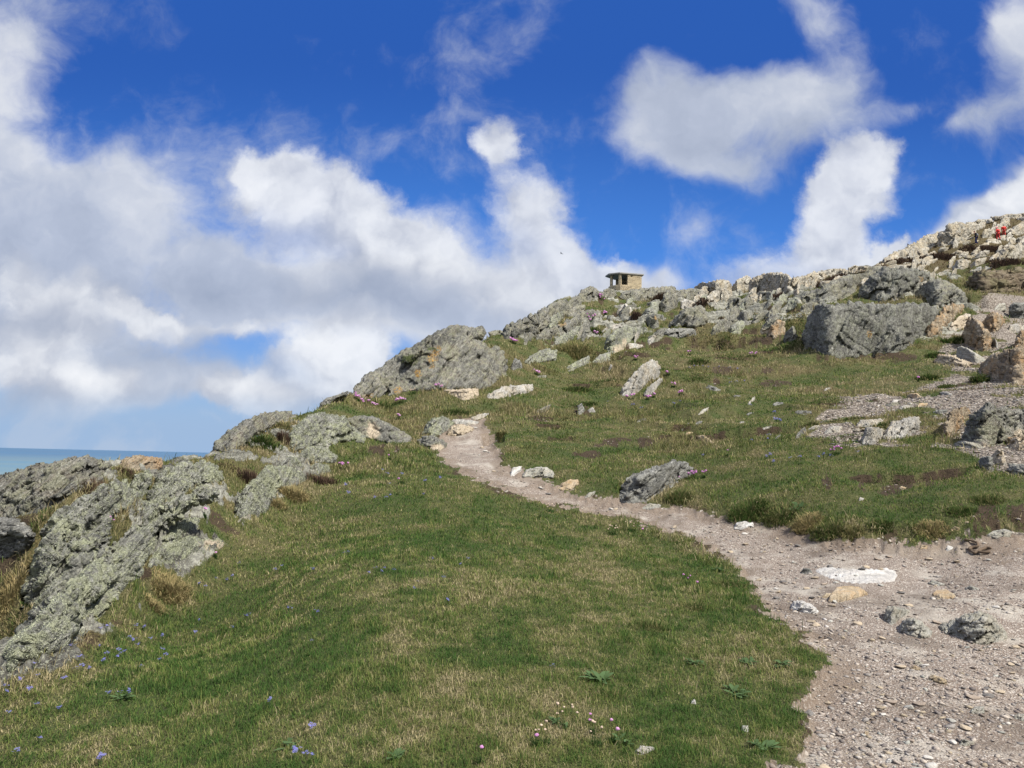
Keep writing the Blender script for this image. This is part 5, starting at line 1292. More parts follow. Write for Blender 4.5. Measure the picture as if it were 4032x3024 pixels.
# ------------------------------------------------------------------ tussocks, heather
def tuft(name, crop, x, y, wpx, hpx, n, kind, label, cat, group=None):
    ox, oy, s = CROP[crop]
    c = ground_pt(ox + x * s, oy + y * s)[0]
    if np.isnan(c).any(): print('NO GROUND', label); return
    r = math.hypot(c[0], c[1]); m = r / FPX
    rx = wpx * s * m / 2 * 1.25; H = hpx * s * m * (.9 if kind != 'heather' else 1)
    q = rng.normal(0, .45, (n, 2)); q = q[np.hypot(q[:, 0], q[:, 1]) < .85]; n = len(q)
    a0 = math.atan2(c[0], c[1])
    lx, ly = q[:, 0] * rx, q[:, 1] * min(rx, .8 + .3 * rx)
    X = c[0] + lx * math.cos(a0) + ly * math.sin(a0); Y = c[1] - lx * math.sin(a0) + ly * math.cos(a0)
    P = np.stack([X, Y, zat(X, Y) - .01], -1)
    e = np.hypot(q[:, 0], q[:, 1])
    th = np.arctan2(Y - c[1], X - c[0]) + rng.normal(0, 1.0, n)
    if kind == 'heather':
        L = H * (1.0 - .55 * e) * rng.uniform(.45, 1.1, n); lean = .2 + e * .6 + rng.uniform(0, .35, n)
        t = rng.random((n, 1)); C = (1 - t) * np.array([.036, .024, .018]) + t * np.array([.115, .078, .055])
        W = np.full(n, max(.0025, .0006 * r)); mt = M_HEATH; bend = -.3
    else:
        L = H * rng.uniform(.30, 1.0, n) * (1.05 - .35 * e); lean = .2 + e * .6 + rng.uniform(0, .6, n)
        t = np.clip(rng.normal({'dry': .82, 'mixed': .5, 'green': .25, 'dark': .10}[kind], .22, n), 0, 1)[:, None]
        C = (1 - t) * np.array([.042, .085, .020]) + t * np.array([.36, .285, .145]); C = C * rng.uniform(.7, 1.2, (n, 1))
        W = np.maximum(.0016, .00045 * r) * np.ones(n); mt = M_BLADE; bend = .7
    V, F, Cc = blades(P, th, lean, L, W, C, bend=bend)
    o = link(name, finish(np_mesh(name, V - c, F, {'col': Cc}), mt), None, c)
    tag(o, label, cat, group)
    return o


for a_ in [
    ('A', 1060, 1240, 200, 130, 1500, 'dry', 'big wind-bent dry tussock beside the long diagonal slab'),
    ('A', 960, 1330, 120, 70, 700, 'dry', 'combed brown tussock over bare soil below the long slab'),
    ('A', 1830, 640, 170, 100, 1300, 'dry', 'straw coloured tussock right of the leaning grey rock'),
    ('A', 1720, 690, 120, 60, 600, 'dry', 'low straw tussock at the foot of the leaning grey rock'),
    ('A', 70, 1240, 160, 120, 800, 'dry', 'dry tussock in the gully below the overhanging dark slab'),
    ('A', 1650, 300, 200, 90, 900, 'dark', 'dark green grass in the gully of the smooth skyline dome'),
    ('A', 1760, 210, 160, 60, 600, 'mixed', 'brownish grass at the head of the skyline dome gully'),
    ('A', 250, 800, 180, 60, 600, 'green', 'green grass pocket above the dark overhanging slab'),
    ('A', 800, 700, 150, 60, 500, 'mixed', 'grass pocket between the two shaggy lichen rocks'),
    ('A', 120, 1400, 200, 60, 500, 'green', 'green leafy patch at the bottom of the left gully'),
    ('I', 1230, 500, 160, 110, 900, 'green', 'green tussock at the right end of the layered grey rock'),
    ('I', 1650, 580, 240, 120, 1500, 'dark', 'dark green tussock overhanging the path bank'),
    ('I', 1850, 620, 200, 100, 1300, 'green', 'long green tussock leaning over the path right of the white block'),
    ('I', 2020, 670, 160, 110, 1300, 'dry', 'dry tussock drooping over the path at the bank corner'),
    ('F', 560, 1500, 240, 130, 1400, 'green', 'green and straw tussock hanging above the path edge'),
    ('F', 380, 1480, 160, 110, 900, 'dry', 'small dry tussock hanging above the path edge'),
    ('F', 760, 1500, 160, 100, 900, 'mixed', 'mixed tussock above the dark stones of the bank foot'),
    ('F', 1000, 1440, 180, 80, 900, 'dark', 'dark green tussock on the bank over bare peat'),
    ('F', 1430, 1470, 220, 100, 1100, 'dry', 'brown overhanging tussock above the ochre stone'),
    ('F', 1680, 1320, 200, 70, 800, 'dark', 'dark green clump on the bank near the right edge'),
    ('F', 1900, 1220, 220, 70, 800, 'green', 'green clump at the top of the bank near the right edge'),
    ('F', 1400, 200, 160, 80, 700, 'dark', 'dark green cushion on the bare slope above the scree'),
    ('F', 1560, 270, 130, 50, 500, 'dark', 'low green cushion beside the pale flat slab on the slope'),
    ('F', 1840, 220, 110, 110, 600, 'dark', 'dark green bush at the left end of the broad ochre slabs'),
    ('F', 420, 590, 100, 60, 500, 'green', 'small green tuft left of the ribbed outcrop'),
    ('E', 1620, 1180, 160, 90, 700, 'dark', 'dark green clump under the rust and cream slab'),
    ('E', 1460, 1290, 120, 60, 500, 'dark', 'dark green clump left of the flat cream rock'),
    ('C', 1570, 790, 140, 60, 700, 'dark', 'dark round grass cushion above the white leaning slab'),
    ('C', 770, 1090, 130, 40, 500, 'dark', 'turf cushion over the small dark stone'),
    ('C', 680, 990, 220, 60, 900, 'dark', 'green bank left of the white leaning slab'),
    ('C', 700, 720, 260, 120, 1500, 'mixed', 'rough tall grass left of the tall leaning slab'),
    ('C', 800, 560, 140, 60, 500, 'dark', 'dark green grass under the thin flat slab'),
    ('B', 1290, 960, 260, 70, 900, 'dark', 'dark grass hummock above the head of the path'),
    ('B', 700, 900, 300, 60, 700, 'green', 'green grass ledge below the orange-lichened dome'),
    ('B', 1660, 1130, 80, 60, 500, 'mixed', 'grass lip hanging over a dark hole by the path'),
    ('B', 1380, 760, 0, 0, 0, None, None)]:
    if a_[6] is None: continue
    tuft('grass_tussock', *a_, 'tussock', 'grass tussocks among the rocks and along the bank')
for i_, (sx_, sy_, hw_, dp_) in enumerate(SCOOPS):
    if dp_ < .11 or sy_ < 660 or hw_ < 28: continue
    where_ = 'near the path' if sy_ > 890 else ('below the rocky crest' if sy_ < 780 else 'of the middle slope')
    tuft('grass_tussock', 'D', sx_, sy_ - 1, hw_ * 1.7, max(9, 700 * dp_ / 24), int(300 + hw_ * 9), ['dark', 'mixed', 'dark'][i_ % 3],
         ('dark green' if i_ % 3 != 1 else 'brownish') + ' turf lip hanging over a worn hollow ' + where_, 'tussock', 'turf lips over the worn hollows')
for a_ in [
    ('A', 1260, 395, 260, 60, 900, 'heather', 'brown heather bush on the skyline where the sea ends'),
    ('A', 810, 510, 150, 45, 500, 'heather', 'dark heather strip behind the shaggy lichen rock'),
    ('A', 600, 600, 260, 60, 700, 'heather', 'long brown heather patch in the hollow behind the bulging rock'),
    ('A', 1560, 560, 130, 110, 600, 'heather', 'dark heather left of the leaning grey rock'),
    ('A', 1430, 460, 160, 30, 400, 'heather', 'flat dark heather mat left of the small round boulders'),
    ('A', 1760, 300, 60, 90, 400, 'heather', 'heather in the cleft left of the furred rounded rock'),
    ('A', 2010, 555, 200, 60, 500, 'heather', 'brown dead heather mat beside the pink thrift'),
    ('C', 1300, 340, 130, 80, 700, 'heather', 'dark slanting heather bush right of the lookout ledge'),
    ('C', 1600, 370, 160, 45, 500, 'heather', 'dark heather beside the pale topped rock'),
    ('C', 1120, 460, 90, 60, 400, 'heather', 'black looking heather over a peat hole on the mid slope'),
    ('E', 600, 680, 340, 80, 1100, 'heather', 'long dark heather bank under the pale skyline ridge'),
    ('E', 760, 730, 110, 90, 400, 'heather', 'dark twiggy heather on the whaleback slope'),
    ('E', 2110, 510, 260, 60, 900, 'heather', 'black heather bank at the right edge under the cracked white slab'),
    ('E', 1960, 500, 120, 40, 400, 'heather', 'dark heather left of the black heather bank'),
    ('E', 1480, 460, 260, 50, 800, 'heather', 'brown heather slope above the flat white rocks'),
    ('E', 1880, 400, 300, 45, 900, 'heather', 'brown heather bank below the walkers'),
    ('E', 2040, 300, 120, 40, 400, 'heather', 'brown heather clump at the feet of the walkers in red'),
    ('E', 1180, 500, 240, 40, 600, 'heather', 'brown heather at the foot of the long skyline crag'),
    ('E', 150, 790, 160, 40, 500, 'heather', 'dark heather on the upper turf below the ridge')]:
    tuft('heather_bush', *a_, 'heather', 'heather bushes on the hill')


# ------------------------------------------------------------------ small loose stones
def ico(sub):
    import bmesh
    bm = bmesh.new(); bmesh.ops.create_icosphere(bm, subdivisions=sub, radius=1.0)
    bm.verts.ensure_lookup_table()
    v = np.array([p.co[:] for p in bm.verts]); f = np.array([[q.index for q in p.verts] for p in bm.faces]); bm.free()
    return v, f


def mat_gravel():
    m, T = new_mat("gravel_stone")
    pos = T.node('ShaderNodeNewGeometry').outputs['Position']
    n = T.noise(pos, 120.0, 4.0, 0.6).outputs[0]
    c = T.mix(T.maprange(n, .35, .65), T.vmath('SCALE', attr(T, 'col', 'Color'), scale=.72).outputs[0], attr(T, 'col', 'Color'))
    out_bsdf(T, c, 0.9, n, 0.5, 0.004, 0.2)
    return m


M_GRAVEL = mat_gravel()
STONE_COL = 1.0 * np.array([[.20, .165, .14], [.29, .25, .215], [.36, .315, .265], [.15, .13, .118], [.40, .365, .32], [.30, .25, .18], [.24, .22, .20], [.46, .43, .40], [.27, .27, .24]])


def gravel():
    v0, f0 = ico(1); v0 = v0[:12] if False else v0
    v0, f0 = ico(1)
    N = 230000
    az = rng.uniform(R(-12), R(38), N); r = np.exp(rng.uniform(math.log(2.6), math.log(46), N))
    x, y = np.sin(az) * r, np.cos(az) * r
    pm = gat(PM, x, y); scr = gat(SCR, x, y) * (pm < 0); so = gat(SOIL, x, y)
    dens = .12 + .88 * sstep(-.22, .22, fbm(np.stack([x, y, x * 0], -1) / .9, 3, 301))
    keep = ((pm > 2) & (rng.random(N) < dens * .46)) | ((scr > .4) & (r > 15) & (rng.random(N) < .85)) | ((so > .6) & (rng.random(N) < .03) & (pm < 0))
    x, y, r, pmk = x[keep], y[keep], r[keep], pm[keep]
    n = len(x)
    u = rng.random(n)
    sz = .0032 + .021 * u ** 5.5 + .0006 * r * rng.random(n) * (1 + 1.4 * (pmk < 0))
    ang = rng.uniform(0, 6.28, n)
    ax = np.stack([rng.uniform(.9, 1.4, n), rng.uniform(.7, 1.1, n), rng.uniform(.22, .55, n)], -1) * sz[:, None]
    q = v0[None] * (1 + rng.normal(0, .20, (n, len(v0), 1))) * ax[:, None]
    ca, sa = np.cos(ang)[:, None], np.sin(ang)[:, None]
    q = np.stack([q[..., 0] * ca - q[..., 1] * sa, q[..., 0] * sa + q[..., 1] * ca, q[..., 2] + q[..., 0] * rng.normal(0, .2, (n, 1))], -1)
    P = np.stack([x, y, zat(x, y) + ax[:, 2] * .35], -1)
    V = (q + P[:, None]).reshape(-1, 3)
    F = (f0[None] + (np.arange(n) * len(v0))[:, None, None]).reshape(-1, 3)
    C = STONE_COL[rng.choice(len(STONE_COL), n, p=[.20, .21, .13, .16, .06, .07, .12, .02, .03])] * rng.uniform(.8, 1.2, (n, 1))
    o = link('gravel', finish(np_mesh('gravel', V, F, {'col': np.repeat(C, len(v0), 0)}), M_GRAVEL)); tag(o, 'loose pinkish grey gravel strewn over the path', 'gravel', kind='stuff')
    print('gravel', n)


gravel()


def loose_stones():
    """fist-sized stones lying about: one mesh for each of a few shapes and colours, copied"""
    v, f = ico(3)
    kinds = []
    for ci, cname in enumerate(['grey', 'brown', 'tan', 'white', 'dark']):
        c = {'grey': (.30, .29, .26), 'brown': (.27, .22, .175), 'tan': (.34, .28, .205), 'white': (.46, .435, .395), 'dark': (.15, .14, .13)}[cname]
        for sh in range(3):
            q = v.copy()
            for k in range(14):                                     # cleave planes off
                nrm = rng.normal(size=3); nrm[2] *= 1.4; nrm /= np.linalg.norm(nrm); dd = rng.uniform(.55, .9)
                ex = q @ nrm - dd; q = q - np.maximum(ex, 0)[:, None] * nrm
            q = q * np.array([1.15, .92, .42]) * (1 + .05 * fbm(q * 2.2 + sh * 9 + ci, 3, 5))[:, None]
            me = finish(np_mesh('loose_stone', q, f, {'col': np.tile(np.array(c) * rng.uniform(.85, 1.15), (len(q), 1))}), M_GRAVEL)
            kinds.append((cname, me))
    cnt = 0
    k = 0
    while cnt < 230 and k < 6000:
        k += 1
        az = rng.uniform(R(-3), R(36)); r = math.exp(rng.uniform(math.log(4.0), math.log(36)))
        x, y = math.sin(az) * r, math.cos(az) * r
        pm = float(gat(PM, x, y)); sc = float(gat(SCR, x, y))
        if not (pm > 8 or (pm < 0 and sc > .5 and r > 15)) or float(gat(ROCKM, x, y)) > .5: continue
        cname, me = kinds[rng.integers(len(kinds))]
        size = rng.uniform(.018, .045) * (1 + .05 * max(0, r - 8))
        o = link('loose_stone', me, None, (x, y, float(zat(x, y)) + size * .2))
        o.scale = (size,) * 3; o.rotation_euler = (rng.normal(0, .15), rng.normal(0, .15), rng.uniform(0, 6.28))
        where = 'the bare scree beside the dark knobbly rocks' if pm < 0 else ('the gravel of the near path' if r < 8 else ('the path bend below the bank' if r < 14 else 'the upper narrow path'))
        tag(o, f'small {cname} stone lying loose on {where}', 'stone', f'small {cname} stones on {where}')
        cnt += 1
    # bits of white rock in the heath of the far hill
    v2, f2 = ico(3)
    ms = []
    for sh in range(5):
        q = v2.copy()
        for _ in range(10):
            nrm = rng.normal(size=3); nrm /= np.linalg.norm(nrm); dd = rng.uniform(.5, .85)
            ex = q @ nrm - dd; q = q - np.maximum(ex, 0)[:, None] * nrm
        q = q * np.array([1.2, .8, .8]) * (1 + .10 * fbm(q * 2.5 + sh * 7, 3, 5))[:, None]
        ms.append(finish(np_mesh('heath_rock', q, f2, {k_: np.zeros(len(q)) for k_ in ('orange', 'bare', 'moss')}), RM['pale']))
    cnt = 0
    while cnt < 130:
        az = rng.uniform(R(8), R(37)); r = math.exp(rng.uniform(math.log(84), math.log(138)))
        x, y = math.sin(az) * r, math.cos(az) * r
        if float(gat(HEATH, x, y)) < .6 or float(gat(ROCKM, x, y)) > .5: continue
        if rng.random() > .25 + .75 * float(vnoise(np.array([[x / 7, y / 7, 0]]), 3)[0] > .1): continue
        s_ = rng.uniform(.18, .75)
        o = link('heath_rock', ms[rng.integers(5)], None, (x, y, float(zat(x, y)) + .1 * s_))
        o.scale = (s_ * rng.uniform(1, 1.7), s_, s_ * rng.uniform(.6, 1.0)); o.rotation_euler = (rng.normal(0, .3), -rng.uniform(0, .7), rng.normal(0, .5))
        tag(o, 'small pale rock poking out of the brown heath on the far right hill', 'rock', 'pale rocks scattered in the heath')
        cnt += 1


loose_stones()
# ------------------------------------------------------------------ flowers
def simple_mat(name, color, rough=.8, spec=.2):
    m, T = new_mat(name); out_bsdf(T, color, rough, spec=spec); return m


V_ICO, F_ICO = ico(2)


def thrift(crop, x, y, n, spread, label, faded=False, pale=0.0):
    ox, oy, s = CROP[crop]
    c = ground_pt(ox + x * s, oy + y * s)[0]
    if np.isnan(c[0]): print('no ground for thrift', label); return
    r = math.hypot(c[0], c[1]); m = r / FPX; a0 = math.atan2(c[0], c[1])
    # stand the clump where its heads show: a little nearer and lower than the heads
    root = bpy.data.objects.new('sea_thrift', None); col.objects.link(root); root.location = c
    tag(root, label, 'wildflower', 'clumps of sea thrift in flower')
    w = max(.02, spread * s * m / 2); hr = max(.0105, .00135 * r)
    k = 60
    q = rng.normal(0, .5, (k, 2))
    lx = q[:, 0] * w + 0; ly = q[:, 1] * w * .7
    X, Y = lx * math.cos(a0) + ly * math.sin(a0), -lx * math.sin(a0) + ly * math.cos(a0)
    P = np.stack([X, Y, zat(X + c[0], Y + c[1]) - c[2] - .005], -1)
    V, F, C = blades(P, rng.uniform(0, 6.28, k), rng.uniform(.2, 1.0, k), np.full(k, .05 + .002 * r), np.full(k, max(.0012, .0003 * r)), np.tile([.035, .075, .022], (k, 1)) * rng.uniform(.7, 1.3, (k, 1)))
    link('leaves', finish(np_mesh('leaves', V, F, {'col': C}), M_BLADE), root)
    for i in range(n):
        u, v = rng.uniform(-1, 1), rng.uniform(-1, 1)
        dx, dy = u * w, v * w * .6
        X, Y = dx * math.cos(a0) + dy * math.sin(a0), -dx * math.sin(a0) + dy * math.cos(a0)
        h = rng.uniform(.05, .12) + .003 * r
        z0 = float(zat(X + c[0], Y + c[1]) - c[2])
        rr = hr * rng.uniform(.7, 1.15) * (.75 if faded else 1)
        pet = V_ICO * (1 + .18 * rng.normal(size=(len(V_ICO), 1))) * np.array([rr, rr, rr * .75]) + np.array([X, Y, z0 + h])
        base = (np.array([.62, .50, .40]) if faded else np.array([.60, .30, .55]) * (1 - pale) + np.array([.72, .52, .66]) * pale) * rng.uniform(.85, 1.15)
        cc = np.tile(base, (len(pet), 1)) * rng.uniform(.8, 1.2, (len(pet), 1))
        st = max(.0011, .00012 * r)
        sv = np.array([[X - st, Y, z0], [X + st, Y, z0], [X + st, Y, z0 + h], [X - st, Y, z0 + h], [X, Y - st, z0], [X, Y + st, z0], [X, Y + st, z0 + h], [X, Y - st, z0 + h]])
        V = np.concatenate([pet, sv]); b = len(pet)
        me = np_mesh('flower', V, [F_ICO, np.array([[b, b + 1, b + 2, b + 3], [b + 4, b + 5, b + 6, b + 7]])], {'col': np.concatenate([cc, np.tile([.10, .13, .045], (8, 1))])})
        link('flower', finish(me, M_FLOWER), root)


for t_ in [
    ('A', 670, 820, 6, 60, 'pink sea thrift in the cleft of the bulging lichen rock'), ('A', 1275, 778, 2, 16, 'pair of pink thrift heads in brown grass above the low bare-ended slab'),
    ('A', 2130, 470, 9, 70, 'pink thrift clump beside the small round boulder at the lawn top'), ('B', 535, 875, 14, 70, 'bright pink thrift at the left foot of the great dome'),
    ('B', 630, 910, 14, 90, 'pale pink thrift spreading right of the bright clump below the dome'), ('B', 865, 880, 14, 90, 'pale thrift clump under the orange lichen of the dome'),
    ('B', 845, 1012, 6, 40, 'magenta thrift above the smooth pale slab'), ('B', 1755, 408, 16, 70, 'vivid magenta thrift at the foot of the jagged crag'),
    ('B', 1150, 765, 6, 40, 'pink thrift growing from the base of the dome beside the pinkish slab'), ('B', 1180, 775, 3, 20, 'small pink thrift left of the pinkish slab'),
    ('B', 1935, 655, 8, 50, 'pale thrift in rough grass right of the dome'), ('B', 770, 1332, 1, 6, 'single pink thrift head on the upper lawn'),
    ('B', 858, 1520, 2, 40, 'two pink thrift heads in the middle of the upper lawn'), ('B', 1510, 392, 5, 40, 'dull pink thrift behind the top of the dome'),
    ('C', 860, 320, 5, 50, 'pink thrift on the crest left of the lookout'), ('C', 690, 360, 5, 50, 'pink thrift under the rounded crag top'), ('C', 800, 468, 5, 50, 'pale thrift beside the orange-marked arm'),
    ('C', 890, 440, 4, 30, 'thrift in grass under the lookout ledge'), ('C', 820, 585, 5, 36, 'pink thrift above the narrow pale rock rib'), ('C', 775, 500, 4, 40, 'scattered thrift in rough grass by the rock rib'),
    ('C', 1070, 1056, 5, 60, 'loose thrift at the foot of the white leaning slab'), ('C', 1200, 1062, 8, 40, 'bright pink thrift just right below the white leaning slab'), ('C', 1242, 1045, 4, 20, 'small pink thrift under the thin pale slab'),
    ('C', 1345, 882, 4, 24, 'thrift on dark peat right of the white slab'), ('C', 1387, 970, 4, 36, 'pale thrift on peat lower right of the white slab'), ('C', 1110, 772, 3, 30, 'thrift in turf above the white leaning slab'),
    ('C', 1440, 1026, 4, 36, 'pink thrift scattered in turf right of the white slab'), ('C', 1960, 746, 5, 60, 'pale thrift on the grassy bank below the row of slanted blocks'), ('C', 1500, 735, 2, 18, 'two thrift heads on the dark turf cushion'),
    ('I', 1305, 372, 14, 50, 'bright pink thrift at the right end of the layered grey rock'), ('I', 1372, 368, 4, 36, 'three tall thrift heads right of the layered grey rock'), ('I', 1222, 392, 2, 12, 'thrift pair hanging before the layered grey rock'),
    ('I', 995, 730, 1, 4, 'single bright thrift head on the lawn edge above the path bend'), ('I', 1522, 236, 1, 5, 'lone thrift head in the turf above the layered rock'),
    ('F', 625, 840, 8, 90, 'row of pink thrift in the turf below the scree'), ('F', 1320, 222, 1, 6, 'lone thrift on the green cushion above the scree'),
    ('J', 1605, 130, 3, 50, 'purple pink thrift heads in the rank grass near the path'), ('J', 1655, 172, 1, 8, 'lone purple thrift head below the others near the path'),
    ('J', 1150, 850, 2, 24, 'pink thrift among dried heads at the bottom of the lawn'), ('J', 1250, 895, 2, 20, 'largest pink thrift head by the flat pale stone'), ('J', 868, 910, 1, 8, 'pink thrift left of the dried heads'),
    ('J', 606, 995, 1, 8, 'pink thrift at the very bottom of the lawn'), ('A', 265, 1290, 2, 20, 'pale thrift in the gully by the long slab'), ('A', 650, 740, 1, 8, 'lone pale thrift above the bulging rock cleft'), ('A', 1340, 1025, 1, 8, 'lone pale thrift at the lower end of the bare-ended slab')]:
    thrift(*t_, pale=.35 if 'pale' in t_[5] else 0)
for t_ in [('I', 810, 722, 9, 60, 'dried cream thrift heads on a green cushion at the path bend'), ('I', 925, 700, 5, 70, 'dried cream thrift heads right of the green cushion'), ('J', 1020, 820, 8, 110, 'cluster of dried cream thrift heads low on the lawn'),
           ('J', 910, 900, 6, 90, 'dried thrift heads lower left of the cream cluster'), ('J', 1170, 905, 5, 70, 'dried thrift heads between the pink ones'), ('I', 430, 580, 6, 70, 'small cream dried flower heads beside the narrow path'), ('B', 960, 806, 6, 60, 'white flower heads below the great dome')]:
    thrift(*t_, faded=True)


def squill_mesh(k):
    """a few blue starry florets on short stems"""
    V, F3, F4, C = [], [], [], []
    for i in range(4 + k):
        cx, cy, h = rng.normal(0, .010), rng.normal(0, .010), rng.uniform(.030, .052)
        b = len(V); st = .0009
        V += [(cx * .2 - st, cy * .2, -.01), (cx * .2 + st, cy * .2, -.01), (cx + st, cy, h), (cx - st, cy, h)]; F4.append((b, b + 1, b + 2, b + 3)); C += [(.06, .10, .04)] * 4
        t0 = rng.uniform(0, 1); tilt = rng.normal(0, .4, 2)
        cc = np.array([.23, .23, .56]) * rng.uniform(.8, 1.25)
        for p in range(6):
            a = t0 + p * math.pi / 3; b = len(V)
            for rad, da in ((.0015, 0), (.0058, -.33), (.0105, 0), (.0058, .33)):
                px_, py_ = math.cos(a + da) * rad, math.sin(a + da) * rad
                V.append((cx + px_, cy + py_, h + .2 * rad + px_ * tilt[0] + py_ * tilt[1])); C.append(tuple(cc))
            F4.append((b, b + 1, b + 2, b + 3))
    me = np_mesh('blue_squill', np.array(V), [np.array(F4)], {'col': np.array(C)})
    return finish(me, M_FLOWER)


SQ = [squill_mesh(k) for k in (0, 2, 3, 6)]
SQL = {'H': [(1345, 297), (1447, 287), (1410, 305), (1238, 325), (1275, 342), (1240, 557), (1213, 630), (1450, 597), (1548, 525), (1525, 533), (1790, 485), (1978, 510), (1940, 690), (1750, 220), (1715, 238), (1950, 240), (2145, 138), (2165, 128), (848, 598), (895, 597),
             (625, 615), (660, 603), (810, 665), (825, 684), (935, 680), (1012, 665), (740, 745), (775, 750), (745, 765), (720, 800), (855, 715), (640, 815), (658, 772), (490, 805), (515, 850), (550, 858), (467, 872), (1008, 745), (1035, 775), (993, 800), (878, 848), (210, 840), (225, 905), (118, 935),
             (400, 920), (390, 940), (178, 1000), (680, 1017), (743, 1020), (805, 1022), (215, 1090), (370, 1113), (52, 1150), (238, 1305), (110, 1387), (615, 1437), (630, 1428), (1680, 1080), (1940, 1245), (1830, 1400), (1895, 1415), (1935, 1425), (25, 970), (40, 1010), (1488, 203), (620, 720), (437, 718)],
       'J': [(300, 122), (285, 160), (140, 55), (127, 72), (98, 62), (60, 82), (180, 62), (375, 10), (545, 15), (507, 38), (420, 102), (445, 215), (955, 545)],
       'B': [(715, 1430), (750, 1452), (870, 1450), (1170, 1485), (770, 1535), (1055, 1520), (445, 1610), (420, 1545), (740, 1640), (780, 1628), (1040, 1610), (650, 1640)],
       'C': [(1500, 830), (1540, 818), (1600, 815), (1640, 817), (1560, 812), (1720, 820), (1800, 825), (1850, 832), (1790, 905), (1800, 940), (1850, 930), (1900, 920), (1435, 1075), (1385, 1100), (1080, 1100), (1100, 1098), (910, 1075), (1155, 1130), (2060, 1480), (2085, 1475), (1950, 1365), (2075, 1355), (2130, 1215), (2160, 1218), (2120, 1160), (1940, 1110), (1600, 1470)],
       'F': [(35, 860), (475, 875), (575, 858), (520, 850), (65, 690), (110, 490), (125, 555), (155, 560), (810, 835), (240, 880), (330, 870), (95, 915)]}
WHERE = {'H': 'the left lawn', 'J': 'the middle of the lawn', 'B': 'the top of the lawn', 'C': 'the turf of the mid slope', 'F': 'the turf below the scree'}
for k_, lst in SQL.items():
    for i_, (x_, y_) in enumerate(lst):
        ox, oy, s_ = CROP[k_]
        c_ = ground_pt(ox + x_ * s_, oy + y_ * s_ + 8)[0]
        if np.isnan(c_[0]) or float(gat(ROCKM, c_[0], c_[1])) > .5: continue
        o = link('blue_squill', SQ[i_ % 4], None, c_ + np.array([0, 0, .012]))
        r_ = math.hypot(c_[0], c_[1])
        o.scale = (max(1.0, min(2.6, .125 * r_)) * (.8 + .4 * random.random()),) * 3; o.rotation_euler = (0, 0, random.uniform(0, 6.28))
        w_ = WHERE[k_]
        if k_ == 'H': w_ = 'the lawn below the long lichen slab' if (x_ < 1100 and y_ > 560) else ('the bottom left corner of the lawn' if y_ > 900 else 'the lawn near the leaning grey rock')
        tag(o, f'small blue squill flower in the short grass of {w_}', 'wildflower', f'blue squill flowers in {w_}')


def plantain(crop, x, y, size, n, label):
    ox, oy, s = CROP[crop]
    c = ground_pt(ox + x * s, oy + y * s)[0]
    V, F, C = [], [], []
    for i in range(n):
        a = rng.uniform(0, 6.28); L = size * rng.uniform(.6, 1.1); w = L * rng.uniform(.12, .2); el = rng.uniform(.1, .9); b = len(V)
        d = np.array([math.cos(a), math.sin(a)]); q = np.array([-d[1], d[0]])
        off = rng.normal(0, size * .25, 2)
        cc = np.array([.075, .120, .052]) * rng.uniform(.75, 1.3)
        for t, ww in ((0, .15), (.25, .7), (.55, 1.0), (.8, .65), (1.0, .05)):
            z = L * (math.sin(el) * t - .55 * t * t * math.sin(el)) + .01
            for sd_ in (-1, 0, 1):
                p = off + d * L * t * math.cos(el) + q * w * ww * sd_
                V.append((p[0], p[1], z - (.12 * w * ww if sd_ == 0 else 0))); C.append(cc)
        for k in range(4):
            for j in range(2): F.append((b + k * 3 + j, b + k * 3 + j + 1, b + k * 3 + j + 4, b + k * 3 + j + 3))
    V = np.array(V); V[:, 2] += zat(V[:, 0] + c[0], V[:, 1] + c[1]) - c[2]
    o = link('plantain_plant', finish(np_mesh('plantain_plant', V, [np.array(F)], {'col': np.array(C)}), M_BLADE, True), None, c); tag(o, label, 'plant', 'broad-leaved plants in the lawn')


for p_ in [('J', 2060, 520, .10, 16, 'broad-leaved rosette at the corner of the lawn by the bare earth'), ('J', 1900, 510, .08, 20, 'grey green leaf mat left of the corner rosette'), ('J', 1840, 660, .10, 14, 'broad leaves in the grass below the grey green mat'),
           ('J', 1970, 920, .10, 16, 'star shaped leaf rosette at the bottom corner beside the path'), ('J', 1640, 510, .07, 40, 'wide dark leaf patch in the right part of the lawn'), ('J', 1290, 880, .09, 6, 'upright pale green leaves behind the largest pink thrift'),
           ('J', 985, 810, .09, 5, 'upright leaf among the dried thrift heads'), ('J', 1180, 590, .12, 26, 'spreading blue green tuft in the middle of the lawn'), ('H', 1800, 1330, .09, 8, 'dark broad leaves near the bottom squill cluster'), ('H', 760, 1030, .08, 24, 'dark green leaf patch on the left lawn'),
           ('F', 300, 1300, .16, 20, 'leafy plants at the foot of the bank by the path'), ('J', 1760, 60, .12, 24, 'rank broad blades by the purple thrift'), ('J', 200, 970, .08, 10, 'yellowish leaf clump at the lower edge of the lawn')]:
    plantain(*p_)
for i_, (cr_, x_, y_, lab_) in enumerate([('J', 1220, 660, 'coarse spreading grass tuft in the middle of the lawn'), ('J', 1800, 130, 'rank long grass at the lawn edge by the path'), ('J', 1430, 330, 'long pale blades on the right of the lawn'), ('J', 820, 980, 'long upright blades at the bottom of the lawn'), ('J', 1650, 240, 'long lush blades under the purple thrift')]):
    tuft('grass_tussock', cr_, x_, y_, 190, 70, 420, 'green', lab_, 'tussock', 'grass tussocks among the rocks and along the bank')


# ------------------------------------------------------------------ the stone lookout on the crest
def prism(plan, z0, z1):
    n = len(plan)
    V = [(x, y, z0) for x, y in plan] + [(x, y, z1) for x, y in plan]
    F = [[i, (i + 1) % n, n + (i + 1) % n, n + i] for i in range(n)] + [list(range(n))[::-1], list(range(n, 2 * n))]
    return V, F


